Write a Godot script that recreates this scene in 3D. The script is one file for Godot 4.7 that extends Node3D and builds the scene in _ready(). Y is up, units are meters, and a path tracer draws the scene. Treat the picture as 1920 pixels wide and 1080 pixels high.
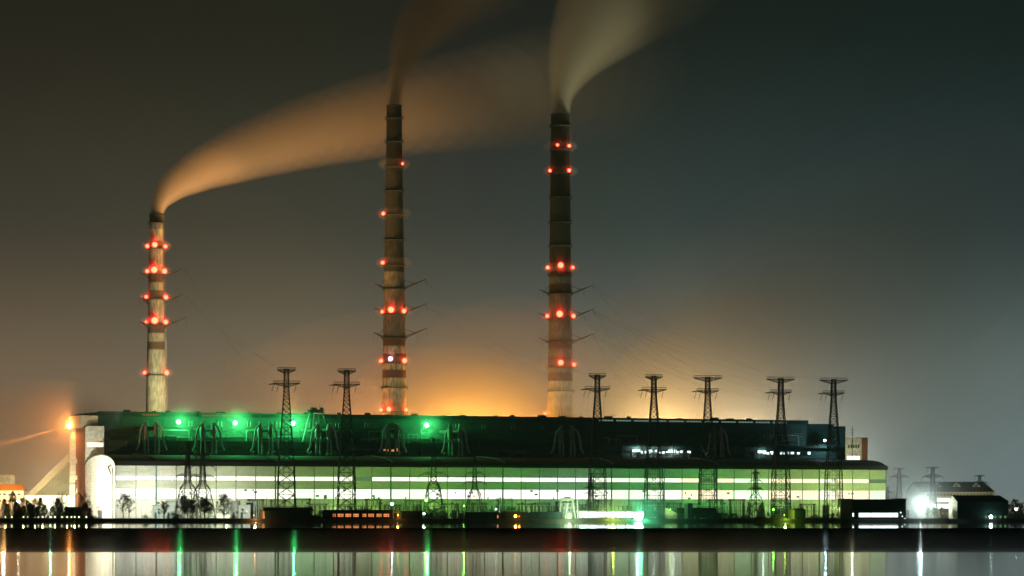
extends Node3D
# A power station across a reservoir at night. Units are metres; the camera stands near the water at x = 0, z = 0 and looks along -z.
const F := 6144.0        # focal length of the photograph in its own pixels
const HY := 957.0        # row of the horizon
const CH := 6.0          # height of the camera above the water
const TURN := 0.4241     # the plant's long axis recedes by 24.3 degrees
const GY := 1.5          # level of the plant's ground
var P0 := Vector3(-230.4, 0, -1905)
var M := {}
var T := {}
var rng := RandomNumberGenerator.new()

# ---------------------------------------------------------------- mesh building
class MB:
	var v := PackedVector3Array()
	var n := PackedVector3Array()
	var uv := PackedVector2Array()
	func quad(a: Vector3, b: Vector3, c: Vector3, d: Vector3) -> void:
		var m := (b - a).cross(c - a)
		if m.length_squared() < 1e-14:
			m = (c - a).cross(d - a)
		m = m.normalized()
		v.append_array([a, c, b, a, d, c])
		n.append_array([m, m, m, m, m, m])
	func quadn(a: Vector3, b: Vector3, c: Vector3, d: Vector3, na: Vector3, nb: Vector3, nc: Vector3, nd: Vector3) -> void:
		v.append_array([a, c, b, a, d, c])
		n.append_array([na, nc, nb, na, nd, nc])
	func tri(a: Vector3, b: Vector3, c: Vector3) -> void:
		var m := (b - a).cross(c - a).normalized()
		v.append_array([a, c, b])
		n.append_array([m, m, m])
	func box(c: Vector3, s: Vector3, B := Basis.IDENTITY) -> void:
		var x: Vector3 = B.x * s.x * 0.5
		var y: Vector3 = B.y * s.y * 0.5
		var z: Vector3 = B.z * s.z * 0.5
		quad(c - x - y + z, c + x - y + z, c + x + y + z, c - x + y + z)
		quad(c + x - y - z, c - x - y - z, c - x + y - z, c + x + y - z)
		quad(c + x - y + z, c + x - y - z, c + x + y - z, c + x + y + z)
		quad(c - x - y - z, c - x - y + z, c - x + y + z, c - x + y - z)
		quad(c - x + y + z, c + x + y + z, c + x + y - z, c - x + y - z)
		quad(c - x - y - z, c + x - y - z, c + x - y + z, c - x - y + z)
	func boxr(x0: float, x1: float, y0: float, y1: float, z0: float, z1: float) -> void:
		box(Vector3((x0 + x1) / 2, (y0 + y1) / 2, (z0 + z1) / 2), Vector3(absf(x1 - x0), absf(y1 - y0), absf(z1 - z0)))
	func bar(a: Vector3, b: Vector3, w: float) -> void:
		var d := b - a
		var l := d.length()
		if l < 1e-5:
			return
		d /= l
		var s := d.cross(Vector3.UP if absf(d.y) < 0.9 else Vector3.RIGHT).normalized() * w * 0.5
		var t := d.cross(s).normalized() * w * 0.5
		quad(a + s + t, a - s + t, b - s + t, b + s + t)
		quad(a - s - t, a + s - t, b + s - t, b - s - t)
		quad(a + s - t, a + s + t, b + s + t, b + s - t)
		quad(a - s + t, a - s - t, b - s - t, b - s + t)
	func tube(a: Vector3, b: Vector3, ra: float, rb: float, seg := 10, caps := true) -> void:
		var d := (b - a).normalized()
		var s := d.cross(Vector3.UP if absf(d.y) < 0.9 else Vector3.RIGHT).normalized()
		var t := d.cross(s)
		for i in seg:
			var p0 := TAU * i / seg
			var p1 := TAU * (i + 1) / seg
			var n0 := s * cos(p0) + t * sin(p0)
			var n1 := s * cos(p1) + t * sin(p1)
			quadn(a + n0 * ra, a + n1 * ra, b + n1 * rb, b + n0 * rb, n0, n1, n1, n0)
			if caps:
				tri(a, a + n1 * ra, a + n0 * ra)
				tri(b, b + n0 * rb, b + n1 * rb)
	func path(p: Array, r: float, seg := 8) -> void:
		for i in p.size() - 1:
			tube(p[i], p[i + 1], r, r, seg, i == 0 or i == p.size() - 2)
	func lathe(c: Vector3, prof: Array, seg := 32) -> void:   # prof: [radius, y], upwards
		for k in prof.size() - 1:
			var r0: float = prof[k][0]
			var r1: float = prof[k + 1][0]
			var y0: float = prof[k][1]
			var y1: float = prof[k + 1][1]
			var sl := Vector2(y1 - y0, r0 - r1).normalized()
			for i in seg:
				var p0 := TAU * i / seg
				var p1 := TAU * (i + 1) / seg
				var e0 := Vector3(cos(p0), 0, -sin(p0))
				var e1 := Vector3(cos(p1), 0, -sin(p1))
				var n0 := e0 * sl.x + Vector3.UP * sl.y
				var n1 := e1 * sl.x + Vector3.UP * sl.y
				quadn(c + e0 * r0 + Vector3.UP * y0, c + e1 * r0 + Vector3.UP * y0, c + e1 * r1 + Vector3.UP * y1, c + e0 * r1 + Vector3.UP * y1, n0, n1, n1, n0)
	func ball(c: Vector3, r: float, seg := 10) -> void:
		var pr := []
		for i in seg / 2 + 1:
			var a := PI * i / (seg / 2) - PI / 2
			pr.append([r * cos(a), r * sin(a)])
		lathe(c, pr, seg)
	func mesh() -> ArrayMesh:
		var a := []
		a.resize(Mesh.ARRAY_MAX)
		a[Mesh.ARRAY_VERTEX] = v
		a[Mesh.ARRAY_NORMAL] = n
		if uv.size() == v.size():
			a[Mesh.ARRAY_TEX_UV] = uv
		var m := ArrayMesh.new()
		m.add_surface_from_arrays(Mesh.PRIMITIVE_TRIANGLES, a)
		return m

# ---------------------------------------------------------------- scene helpers
var used := {}
func numbered(called: String) -> String:
	var k: int = used.get(called, -1) + 1
	used[called] = k
	return called if k == 0 else "%s_%03d" % [called, k]

func thing(called: String, label: String, category: String, where := Vector3.ZERO, turn := 0.0, group := "") -> Node3D:
	var o := Node3D.new()
	o.name = numbered(called)
	add_child(o)
	o.position = where
	o.rotation.y = turn
	o.set_meta("label", label)
	o.set_meta("category", category)
	if group:
		o.set_meta("group", group)
	return o

func part(called: String, mb, m: Material, parent: Node3D, stuff := false) -> MeshInstance3D:
	var o := MeshInstance3D.new()
	var me: Mesh = mb.mesh() if mb is MB else mb
	o.mesh = me
	if m:
		o.material_override = m
	o.name = called
	parent.add_child(o, true)
	if stuff:
		o.set_meta("kind", "stuff")
	return o

func struct(called: String, mb: MB, m: Material) -> MeshInstance3D:
	var o := part(called, mb, m, self)
	o.set_meta("kind", "structure")
	return o

func dup(o: Node3D, base: String, label: String, where: Vector3, turn := 0.0, size := 1.0) -> Node3D:
	var c: Node3D = o.duplicate()
	c.name = numbered(base)
	add_child(c)
	c.position = where
	c.rotation.y = turn
	c.scale = Vector3.ONE * size
	c.set_meta("label", label)
	return c

func omni(parent: Node3D, p: Vector3, c: Color, e: float, size := 0.3) -> void:
	var l := OmniLight3D.new()
	l.name = "lamp_light"
	l.position = p
	l.light_color = c
	l.light_energy = e
	l.light_size = size
	l.omni_range = 400.0
	l.omni_attenuation = 2.0
	l.shadow_enabled = true
	parent.add_child(l, true)

func spot(parent: Node3D, p: Vector3, to: Vector3, c: Color, e: float, angle: float, soft := 0.6, size := 0.5) -> void:   # p and to in the parent's axes
	var l := SpotLight3D.new()
	l.name = "lamp_light"
	l.light_color = c
	l.light_energy = e
	l.light_size = size
	l.spot_range = 900.0
	l.spot_attenuation = 2.0
	l.spot_angle = angle
	l.spot_angle_attenuation = soft
	l.shadow_enabled = true
	parent.add_child(l, true)
	var d := (to - p).normalized()
	l.transform = Transform3D(Basis.looking_at(d, Vector3.UP if absf(d.y) < 0.99 else Vector3.RIGHT), p)

func at(px: float, py: float, d: float) -> Vector3:      # the point that stands d metres away at that place of the photograph
	return Vector3((px - 960.0) * d / F, CH + (HY - py) * d / F, -d)
func gx(px: float, d: float, y := GY) -> Vector3:
	return Vector3((px - 960.0) * d / F, y, -d)
func pl(u: float, y: float, w: float) -> Vector3:        # plant axes (along, up, back) to the world
	return P0 + Vector3(u * cos(TURN) - w * sin(TURN), y, -u * sin(TURN) - w * cos(TURN))
func dist(u: float, w: float) -> float:
	return -pl(u, 0, w).z
func u_of(px: float, w: float) -> float:
	var k := (px - 960.0) / F
	return (k * (-P0.z + w * cos(TURN)) - P0.x + w * sin(TURN)) / (cos(TURN) - k * sin(TURN))
func y_of(py: float, d: float) -> float:
	return CH + (HY - py) * d / F

func lin(r: float, g: float, b: float) -> Color:
	return Color(r, g, b).linear_to_srgb()

func tex(freq: float, dark: float, oct := 5, size := 512, ridged := false) -> NoiseTexture2D:
	var t := NoiseTexture2D.new()
	var f := FastNoiseLite.new()
	f.seed = 11 + T.size() * 7
	f.frequency = freq
	f.fractal_octaves = oct
	f.noise_type = FastNoiseLite.TYPE_SIMPLEX_SMOOTH
	if ridged:
		f.fractal_type = FastNoiseLite.FRACTAL_RIDGED
	t.noise = f
	t.width = size
	t.height = size
	t.seamless = true
	var g := Gradient.new()
	g.set_color(0, Color(dark, dark, dark))
	g.set_color(1, Color(1, 1, 1))
	g.set_offset(0, 0.15)
	g.set_offset(1, 0.8)
	t.color_ramp = g
	return t

func mat(called: String, c: Color, rough := 0.85, metal := 0.0, t: Texture2D = null, scale := Vector3(0.05, 0.05, 0.05)) -> StandardMaterial3D:
	var m := StandardMaterial3D.new()
	m.resource_name = called
	m.albedo_color = c
	m.roughness = rough
	m.metallic = metal
	if t:
		m.albedo_texture = t
		m.uv1_triplanar = true
		m.uv1_world_triplanar = true
		m.uv1_scale = scale
	M[called] = m
	return m

func glow(called: String, c: Color, e: float) -> StandardMaterial3D:
	var m := StandardMaterial3D.new()
	m.resource_name = called
	m.albedo_color = Color(0.1, 0.1, 0.1)
	m.emission_enabled = true
	m.emission = c
	m.emission_energy_multiplier = e
	M[called] = m
	return m

func fog(called: String, c: Color, d: float) -> FogMaterial:
	var m := FogMaterial.new()
	m.resource_name = called
	m.albedo = c
	m.density = d
	M[called] = m
	return m

func puff(parent: Node3D, called: String, c: Vector3, size: Vector3, m: FogMaterial, B := Basis.IDENTITY) -> void:
	var f := FogVolume.new()
	f.name = called
	f.shape = RenderingServer.FOG_VOLUME_SHAPE_ELLIPSOID
	f.size = size
	f.material = m
	f.transform = Transform3D(B, c)
	f.set_meta("kind", "stuff")
	parent.add_child(f, true)

# ---------------------------------------------------------------- sky
func sky_picture() -> Image:
	var w := 1024
	var h := 512
	var im := Image.create(w, h, false, Image.FORMAT_RGBAF)
	var els := [0.0, 1.0, 2.4, 5.2, 8.5, 20.0, 90.0]
	var lf := [[184, 138, 100], [172, 131, 97], [133, 110, 86], [69, 62, 52], [38, 35, 29], [23, 22, 19], [17, 16, 15]]
	var ri := [[124, 148, 152], [124, 147, 149], [116, 135, 133], [51, 69, 73], [23, 36, 35], [16, 23, 23], [13, 16, 16]]
	for j in h:
		var e := 90.0 - 180.0 * (j + 0.5) / h
		var k := 0
		var f := 0.0
		e = clampf(e, 0.0, 89.99)
		while e >= els[k + 1]:
			k += 1
		f = (e - els[k]) / (els[k + 1] - els[k])
		f = f * f * (3 - 2 * f) * 0.3 + f * 0.7
		var a := Vector3(lf[k][0], lf[k][1], lf[k][2]).lerp(Vector3(lf[k + 1][0], lf[k + 1][1], lf[k + 1][2]), f) / 255.0
		var b := Vector3(ri[k][0], ri[k][1], ri[k][2]).lerp(Vector3(ri[k + 1][0], ri[k + 1][1], ri[k + 1][2]), f) / 255.0
		for i in w:
			var az := wrapf(360.0 * (i + 0.5) / w, -180.0, 180.0)
			var t := 0.5 + 0.5 * tanh(az / 7.0) * cos(deg_to_rad(az / 2.0))
			var c := a.lerp(b, t)
			im.set_pixel(i, j, Color(pow(c.x, 2.2), pow(c.y, 2.2), pow(c.z, 2.2)))
	return im

func _ready() -> void:
	rng.seed = 7
	# ------------------------------------------------------------ camera, sky, moonlight, exposure
	var cam := Camera3D.new()
	cam.name = "camera"
	cam.projection = Camera3D.PROJECTION_FRUSTUM
	cam.near = 1.0
	cam.far = 40000.0
	cam.size = 1080.0 / F
	cam.frustum_offset = Vector2(0, (HY - 540.0) / F)
	cam.position = Vector3(0, CH, 0)
	cam.current = true
	add_child(cam)
	var env := Environment.new()
	env.background_mode = Environment.BG_SKY
	var pano := PanoramaSkyMaterial.new()
	pano.panorama = ImageTexture.create_from_image(sky_picture())
	var sky := Sky.new()
	sky.sky_material = pano
	env.sky = sky
	env.tonemap_mode = Environment.TONE_MAPPER_LINEAR
	env.tonemap_exposure = 1.0
	env.sdfgi_enabled = true
	env.ssao_enabled = true
	env.ssil_enabled = true
	env.fog_enabled = true
	env.fog_density = 0.00009
	env.fog_light_color = Color(0.78, 0.93, 0.9)
	env.volumetric_fog_enabled = true
	env.volumetric_fog_density = 0.0
	var we := WorldEnvironment.new()
	we.name = "environment"
	we.environment = env
	add_child(we)
	var moon := DirectionalLight3D.new()
	moon.name = "moonlight"
	moon.light_energy = 0.004
	moon.light_color = Color(0.8, 0.9, 1.0)
	moon.light_angular_distance = 0.5
	moon.shadow_enabled = true
	moon.rotation_degrees = Vector3(-40, 30, 0)
	add_child(moon)
	materials()
	setting()
	turbine_hall()
	boiler_house()
	end_towers()
	chimneys()
	pylons()
	switchyard()
	shore_buildings()
	far_buildings()
	trees()
	yard_lamps()
	wires()
	smoke()

func materials() -> void:
	T.stain = tex(0.012, 0.8)
	T.fine = tex(0.05, 0.8)
	T.streak = tex(0.02, 0.56)
	T.panel = tex(0.012, 0.9)
	T.mottle = tex(0.03, 0.72)
	mat("concrete", lin(0.42, 0.41, 0.36), 0.9, 0, T.stain, Vector3(0.06, 0.02, 0.06))
	mat("panel_a", lin(0.51, 0.51, 0.45), 0.8, 0, T.panel, Vector3(0.05, 0.05, 0.05))
	mat("panel_b", lin(0.46, 0.47, 0.41), 0.8, 0, T.panel, Vector3(0.04, 0.06, 0.04))
	mat("panel_c", lin(0.55, 0.54, 0.48), 0.8, 0, T.panel, Vector3(0.07, 0.04, 0.07))
	mat("white_wall", lin(0.72, 0.72, 0.66), 0.85, 0, T.stain, Vector3(0.05, 0.05, 0.05))
	mat("dark_steel", lin(0.025, 0.042, 0.038), 0.6, 0.2)
	mat("grey_steel", lin(0.16, 0.165, 0.16), 0.5, 0.3, T.fine, Vector3(0.3, 0.3, 0.3))
	mat("pylon_steel", lin(0.025, 0.036, 0.034), 0.8)
	mat("bright_steel", lin(0.62, 0.63, 0.60), 0.6, 0.0, T.fine, Vector3(0.3, 0.3, 0.3))
	mat("hopper_paint", lin(0.36, 0.37, 0.35), 0.6, 0, T.fine, Vector3(0.3, 0.3, 0.3))
	mat("roof_felt", lin(0.045, 0.12, 0.125), 0.75, 0, T.stain, Vector3(0.02, 0.02, 0.05))  # teal tint stands in for haze over the vault
	mat("boiler_wall", lin(0.07, 0.17, 0.15), 0.85, 0, T.mottle, Vector3(0.03, 0.05, 0.03))  # teal of the boiler materials is haze put into the colour
	mat("boiler_dark", lin(0.03, 0.10, 0.092), 0.85, 0, T.mottle, Vector3(0.04, 0.05, 0.04))
	mat("boiler_panel", lin(0.05, 0.135, 0.12), 0.85, 0, T.stain, Vector3(0.05, 0.05, 0.05))
	mat("glass_dark", lin(0.02, 0.025, 0.025), 0.15)
	mat("brick_red", lin(0.30, 0.12, 0.065), 0.9, 0, T.fine, Vector3(0.1, 0.15, 0.1))
	mat("roof_orange", lin(0.55, 0.20, 0.05), 0.85, 0, T.fine, Vector3(0.2, 0.2, 0.2))
	mat("shore_wall", lin(0.025, 0.075, 0.058), 0.9, 0, T.mottle, Vector3(0.05, 0.05, 0.05))  # green tint is the haze veil painted into the dark walls
	mat("olive_wall", lin(0.30, 0.31, 0.16), 0.9, 0, T.mottle, Vector3(0.05, 0.05, 0.05))
	mat("cream_wall", lin(0.60, 0.52, 0.38), 0.9, 0, T.mottle, Vector3(0.06, 0.06, 0.06))
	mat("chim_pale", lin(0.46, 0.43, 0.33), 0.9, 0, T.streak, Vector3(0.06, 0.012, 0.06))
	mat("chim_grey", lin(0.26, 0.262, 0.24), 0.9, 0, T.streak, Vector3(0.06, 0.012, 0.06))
	mat("chim_unlit", lin(0.055, 0.06, 0.057), 0.9, 0, T.streak, Vector3(0.06, 0.012, 0.06))  # darker tone painted in for the unlit upper shafts
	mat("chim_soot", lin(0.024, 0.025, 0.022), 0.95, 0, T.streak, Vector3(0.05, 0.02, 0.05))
	mat("chim_red", lin(0.115, 0.06, 0.042), 0.9, 0, T.stain, Vector3(0.06, 0.03, 0.06))
	mat("fascia", lin(0.012, 0.013, 0.012), 0.9)
	M.fascia.specular_mode = BaseMaterial3D.SPECULAR_DISABLED
	mat("grass", lin(0.06, 0.085, 0.03), 0.95, 0, T.mottle, Vector3(0.08, 0.08, 0.08))
	mat("soil", lin(0.055, 0.06, 0.04), 0.95, 0, T.mottle, Vector3(0.03, 0.03, 0.03))
	mat("dark_strip", lin(0.018, 0.017, 0.012), 0.95, 0, T.mottle, Vector3(0.02, 0.02, 0.02))  # near black, put in for the dark band of water
	M.dark_strip.specular_mode = BaseMaterial3D.SPECULAR_DISABLED
	mat("bark", lin(0.05, 0.042, 0.032), 0.95)
	mat("leaf_dark", lin(0.035, 0.05, 0.022), 0.9)
	mat("leaf_green", lin(0.06, 0.09, 0.03), 0.9)
	mat("insulator", lin(0.05, 0.045, 0.04), 0.35)
	mat("wire", lin(0.03, 0.03, 0.03), 0.6, 0.3)
	glow("win_white", Color(1.0, 1.0, 0.93), 2.1)
	glow("win_green", Color(0.86, 1.0, 0.82), 2.2)
	glow("win_warm", Color(1.0, 0.92, 0.78), 2.0)
	glow("win_dim", Color(0.45, 0.62, 0.42), 0.7)
	glow("win_pale", Color(1.0, 0.95, 0.75), 0.8)
	glow("win_orange", Color(1.0, 0.62, 0.36), 1.25)
	glow("win_cold", Color(0.92, 1.0, 1.0), 2.6)
	glow("lamp_red", Color(1.0, 0.2, 0.13), 28.0)
	fog("halo_green", Color(0.95, 0.95, 0.95), 0.009)
	fog("halo_lamp", Color(0.95, 0.95, 0.95), 0.0125)
	glow("lamp_pink", Color(1.0, 0.62, 0.68), 9.0)
	glow("lamp_green", Color(0.34, 1.0, 0.46), 60.0)
	glow("lamp_orange", Color(1.0, 0.58, 0.20), 60.0)
	glow("lamp_white", Color(1.0, 1.0, 0.86), 60.0)
	glow("lamp_cyan", Color(0.45, 1.0, 0.76), 60.0)
	glow("lamp_yellow", Color(0.95, 1.0, 0.25), 40.0)
	glow("lamp_amber", Color(1.0, 0.66, 0.22), 20.0)
	glow("lamp_ice", Color(0.8, 0.97, 1.0), 30.0)
	glow("lamp_yg", Color(0.6, 1.0, 0.35), 24.0)
	glow("lamp_path", Color(1.0, 1.0, 0.72), 3.0)
	glow("lamp_amber_dim", Color(1.0, 0.5, 0.1), 2.0)
	glow("win_glare", Color(0.86, 1.0, 0.93), 6.0)
	glow("win_row", Color(0.8, 0.95, 0.85), 0.3)
	glow("win_orange_dim", Color(1.0, 0.6, 0.35), 0.35)

# ---------------------------------------------------------------- ground and water
func strip(x0: float, x1: float, z0: float, z1: float, y: float) -> MB:
	var mb := MB.new()
	mb.quad(Vector3(x0, y, z0), Vector3(x1, y, z0), Vector3(x1, y, z1), Vector3(x0, y, z1))
	for p in mb.v:
		mb.uv.append(Vector2(p.x * 0.01, p.z * 0.01))
	return mb

func water_mat(called: String, rough: float, aniso: float) -> StandardMaterial3D:
	var m := mat(called, lin(0.006, 0.008, 0.008), rough)
	m.metallic_specular = 0.5
	if aniso != 0.0:
		m.anisotropy_enabled = true
		m.anisotropy = aniso
	return m

func setting() -> void:
	var g := MB.new()
	g.quad(Vector3(-9000, GY, -1766), Vector3(9000, GY, -1766), Vector3(9000, GY, -4600), Vector3(-9000, GY, -4600))
	g.quad(Vector3(-9000, -1, -1757), Vector3(9000, -1, -1757), Vector3(9000, GY, -1766), Vector3(-9000, GY, -1766))
	struct("ground", g, M.soil)
	# a lawn behind the bank, cut up by the buildings on the shore
	var la := MB.new()
	for s in [[-9000.0, -131.0], [216.0, 1000.0]]:
		la.quad(Vector3(s[0], GY + 0.05, -1766.5), Vector3(s[1], GY + 0.05, -1766.5), Vector3(s[1], GY + 0.05, -1830), Vector3(s[0], GY + 0.05, -1830))
	struct("lawn", la, M.grass)
	struct("calm_water", strip(-6000, 6000, -1110, -1764, 0.0), water_mat("calm", 0.02, 0.0))
	struct("rippled_water", strip(-6000, 6000, 300, -480, 0.0), water_mat("rippled", 0.046, -0.95))
	# an added flat dark strip that stands in for the dark band of water
	var dark_strip := MB.new()
	dark_strip.quad(Vector3(-6000, 0.004, -470), Vector3(6000, 0.004, -470), Vector3(6000, 0.004, -1113), Vector3(-6000, 0.004, -1113))
	dark_strip.quad(Vector3(-6000, -0.3, -466), Vector3(6000, -0.3, -466), Vector3(6000, 0.004, -470), Vector3(-6000, 0.004, -470))
	struct("dark_water_strip", dark_strip, M.dark_strip)
	# added film; its painted alpha fades the water's reflections over the dark strip
	var fm := MB.new()
	var cols := PackedColorArray()
	var zs := [-470.0, -482.0, -505.0, -540.0, -600.0, -760.0, -1050.0]
	var al := [1.0, 0.85, 0.5, 0.3, 0.2, 0.1, 0.01]
	for i in 6:
		fm.quad(Vector3(-6000, 0.012, zs[i]), Vector3(6000, 0.012, zs[i]), Vector3(6000, 0.012, zs[i + 1]), Vector3(-6000, 0.012, zs[i + 1]))
		for k in [0, 1, 0, 0, 1, 1]:
			cols.append(Color(1, 1, 1, al[i + k]))
	for p in fm.v:
		fm.uv.append(Vector2(p.x * 0.01, p.z * 0.01))
	var a := []
	a.resize(Mesh.ARRAY_MAX)
	a[Mesh.ARRAY_VERTEX] = fm.v
	a[Mesh.ARRAY_NORMAL] = fm.n
	a[Mesh.ARRAY_TEX_UV] = fm.uv
	a[Mesh.ARRAY_COLOR] = cols
	var am := ArrayMesh.new()
	am.add_surface_from_arrays(Mesh.PRIMITIVE_TRIANGLES, a)
	var wm := water_mat("reflection_fade", 0.17, -0.7)
	var wi := Image.create(4, 4, false, Image.FORMAT_RGB8)
	wi.fill(Color.WHITE)
	wm.albedo_texture = ImageTexture.create_from_image(wi)
	wm.transparency = BaseMaterial3D.TRANSPARENCY_ALPHA
	wm.vertex_color_use_as_albedo = true
	var fo := part("reflection_fade", am, wm, self)
	fo.set_meta("kind", "structure")

# ---------------------------------------------------------------- turbine hall
const L := 518.0
const HALL := 60.0
const EAVE := 32.6
const CROWN := 38.8
func arc(w: float) -> float:   # height of the vaulted roof at w metres behind the front wall
	var t := (w - HALL / 2) / (HALL / 2)
	return EAVE + (CROWN - EAVE) * sqrt(maxf(0.0, 1.0 - t * t * 0.98))

func turbine_hall() -> void:
	var t := thing("turbine_hall", "very long pale panelled turbine hall with two rows of lit windows and vaulted dark roof", "building", P0, TURN)
	var nb := 42
	var bw := L / nb
	# backing walls, set behind the panels
	var core := MB.new()
	core.boxr(0.5, L - 0.5, 0.0, 13.0, -0.35, -0.9)
	core.boxr(0.5, L - 0.5, 18.6, 23.6, -0.35, -0.9)
	core.boxr(0.5, L - 0.5, 26.0, EAVE, -0.35, -0.9)
	part("wall", core, M.panel_b, t)
	# the gable walls follow the vault
	for s in [0, 1]:
		var e := MB.new()
		var x := 0.0 if s == 0 else L
		var sg := -1.0 if s == 0 else 1.0
		for i in 20:
			var w0 := HALL * i / 20.0
			var w1 := HALL * (i + 1) / 20.0
			var a := Vector3(x, 0, -w0)
			var b := Vector3(x, 0, -w1)
			var c := Vector3(x, arc(w1) - 0.3, -w1)
			var d := Vector3(x, arc(w0) - 0.3, -w0)
			if s == 0:
				e.quad(b, a, d, c)
			else:
				e.quad(a, b, c, d)
			e.quad(c + Vector3(-sg * 0.6, 0, 0), d + Vector3(-sg * 0.6, 0, 0), d, c)
		part("gable_wall", e, M.white_wall, t)
		var seams := MB.new()
		for y in [9.0, 18.0, 26.5]:
			seams.boxr(x + sg * 0.02, x + sg * 0.14, y, y + 0.25, -0.5, -HALL + 0.5)
		for w in [10.0, 20.0, 30.0, 40.0, 50.0]:
			seams.boxr(x + sg * 0.02, x + sg * 0.10, 0.0, arc(w) - 1.0, -w, -w - 0.2)
		part("wall_joint", seams, M.concrete, t)
		if s == 0:
			var hook := MB.new()
			hook.path([Vector3(-0.4, 27.0, -8.0), Vector3(-1.6, 30.0, -8.0), Vector3(-1.4, 31.6, -9.5), Vector3(-0.3, 32.0, -11.0)], 0.5, 8)
			hook.bar(Vector3(-0.4, 0.0, -4.0), Vector3(-0.4, 31.0, -4.0), 0.25)
			hook.bar(Vector3(-0.4, 0.0, -4.9), Vector3(-0.4, 31.0, -4.9), 0.25)
			for i in 30:
				hook.bar(Vector3(-0.4, i + 0.6, -4.0), Vector3(-0.4, i + 0.6, -4.9), 0.16)
			part("wall_ladder", hook, M.grey_steel, t)
			var gd := MB.new()
			gd.boxr(-0.25, -0.12, 0.0, 6.0, -26.0, -33.0)
			part("door", gd, M.grey_steel, t)
	# roof: a shell with thickness
	var rf := MB.new()
	var n := 28
	for i in n:
		var w0 := -0.7 + (HALL + 0.7) * i / n
		var w1 := -0.7 + (HALL + 0.7) * (i + 1) / n
		var h0 := arc(maxf(w0, 0.0))
		var h1 := arc(maxf(w1, 0.0))
		var x0 := -0.9
		var x1 := L + 0.9
		rf.quad(Vector3(x0, h0 + 0.2, -w0), Vector3(x1, h0 + 0.2, -w0), Vector3(x1, h1 + 0.2, -w1), Vector3(x0, h1 + 0.2, -w1))
		rf.quad(Vector3(x1, h0 - 0.3, -w0), Vector3(x0, h0 - 0.3, -w0), Vector3(x0, h1 - 0.3, -w1), Vector3(x1, h1 - 0.3, -w1))
		rf.quad(Vector3(x0, h0 - 0.3, -w0), Vector3(x0, h0 + 0.2, -w0), Vector3(x0, h1 + 0.2, -w1), Vector3(x0, h1 - 0.3, -w1))
		rf.quad(Vector3(x1, h0 + 0.2, -w0), Vector3(x1, h0 - 0.3, -w0), Vector3(x1, h1 - 0.3, -w1), Vector3(x1, h1 + 0.2, -w1))
	var roof := part("roof", rf, M.roof_felt, t)
	var fa := MB.new()
	fa.boxr(-0.9, L + 0.9, EAVE - 0.5, EAVE + 2.2, 0.72, 1.0)
	part("fascia", fa, M.fascia, t)
	for k in 8:                                         # expansion joints run over the vault
		var u := 74.0 * k + 20.0
		if u > L - 5:
			continue
		var rb := MB.new()
		for i in 14:
			var w0 := 30.0 * i / 14.0
			var w1 := 30.0 * (i + 1) / 14.0
			rb.bar(Vector3(u + (30 - w0) * 0.22, arc(w0) + 0.5, -w0), Vector3(u + (30 - w1) * 0.22, arc(w1) + 0.5, -w1), 0.55)
		part("roof_joint", rb, M.bright_steel, roof)
	# panels, windows and piers, bay by bay
	var pm := []
	for hgt in [6.2, 5.0, 6.0]:
		var p := MB.new()
		var rows := 3
		for r in rows:
			p.boxr(-bw / 2 + 0.12, bw / 2 - 0.12, hgt * r / rows + 0.04, hgt * (r + 1) / rows - 0.05, 0.0, -0.32)
		pm.append(p.mesh())
	var win_hi := MB.new()
	win_hi.boxr(-bw / 2 + 0.25, bw / 2 - 0.25, 0.0, 2.4, -0.5, -0.6)
	var win_lo := MB.new()
	win_lo.boxr(-bw / 2 + 0.3, bw / 2 - 0.3, 0.0, 5.6, -0.5, -0.6)
	var mul_hi := MB.new()
	for i in 10:
		mul_hi.boxr(-bw / 2 + bw * i / 10 - 0.05, -bw / 2 + bw * i / 10 + 0.05, 0, 2.4, -0.36, -0.46)
	mul_hi.boxr(-bw / 2, bw / 2, 1.15, 1.22, -0.36, -0.46)
	var mul_lo := MB.new()
	for i in 12:
		mul_lo.boxr(-bw / 2 + bw * i / 12 - 0.05, -bw / 2 + bw * i / 12 + 0.05, 0, 5.6, -0.36, -0.46)
	for y in [1.1, 2.2, 3.3, 4.4]:
		mul_lo.boxr(-bw / 2, bw / 2, y - 0.045, y + 0.045, -0.36, -0.46)
	var low_mesh := MB.new()
	for i in 4:
		for r in 3:
			low_mesh.boxr(-bw / 2 + bw * i / 4 + 0.06, -bw / 2 + bw * (i + 1) / 4 - 0.06, 4.3 * r + 0.1, 4.3 * (r + 1), 0.0, -0.32)
	var meshes := [win_hi.mesh(), win_lo.mesh(), mul_hi.mesh(), mul_lo.mesh(), low_mesh.mesh()]
	var pmats := [M.panel_a, M.panel_b, M.panel_c, M.panel_a]
	for i in nb:
		var x := bw * (i + 0.5)
		var a := part("wall_panel", pm[0], pmats[rng.randi() % 4], t)
		a.position = Vector3(x, 26.2, 0)
		a = part("wall_panel", pm[1], pmats[rng.randi() % 4], t)
		a.position = Vector3(x, 18.6, 0)
		a = part("wall_panel", meshes[4], pmats[rng.randi() % 4], t)
		a.position = Vector3(x, 0.0, 0)
		var kind: Material = M.win_white
		var f := float(i) / nb
		if f > 0.2 and f < 0.36 and rng.randf() < 0.6:
			kind = M.win_green
		elif f > 0.68 and rng.randf() < 0.4:
			kind = M.win_warm
		elif f > 0.6 and rng.randf() < 0.3:
			kind = M.win_green
		var hk := kind
		if i == nb - 1:
			hk = M.win_dim
			kind = M.win_green
		if i == 12 or i == 31:
			hk = M.win_dim
		a = part("window", meshes[0], hk, t)
		a.position = Vector3(x, 23.7, 0)
		part("mullion", meshes[2], M.grey_steel, a)
		a = part("window", meshes[1], kind, t)
		a.position = Vector3(x, 13.0, 0)
		part("mullion", meshes[3], M.grey_steel, a)
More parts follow.
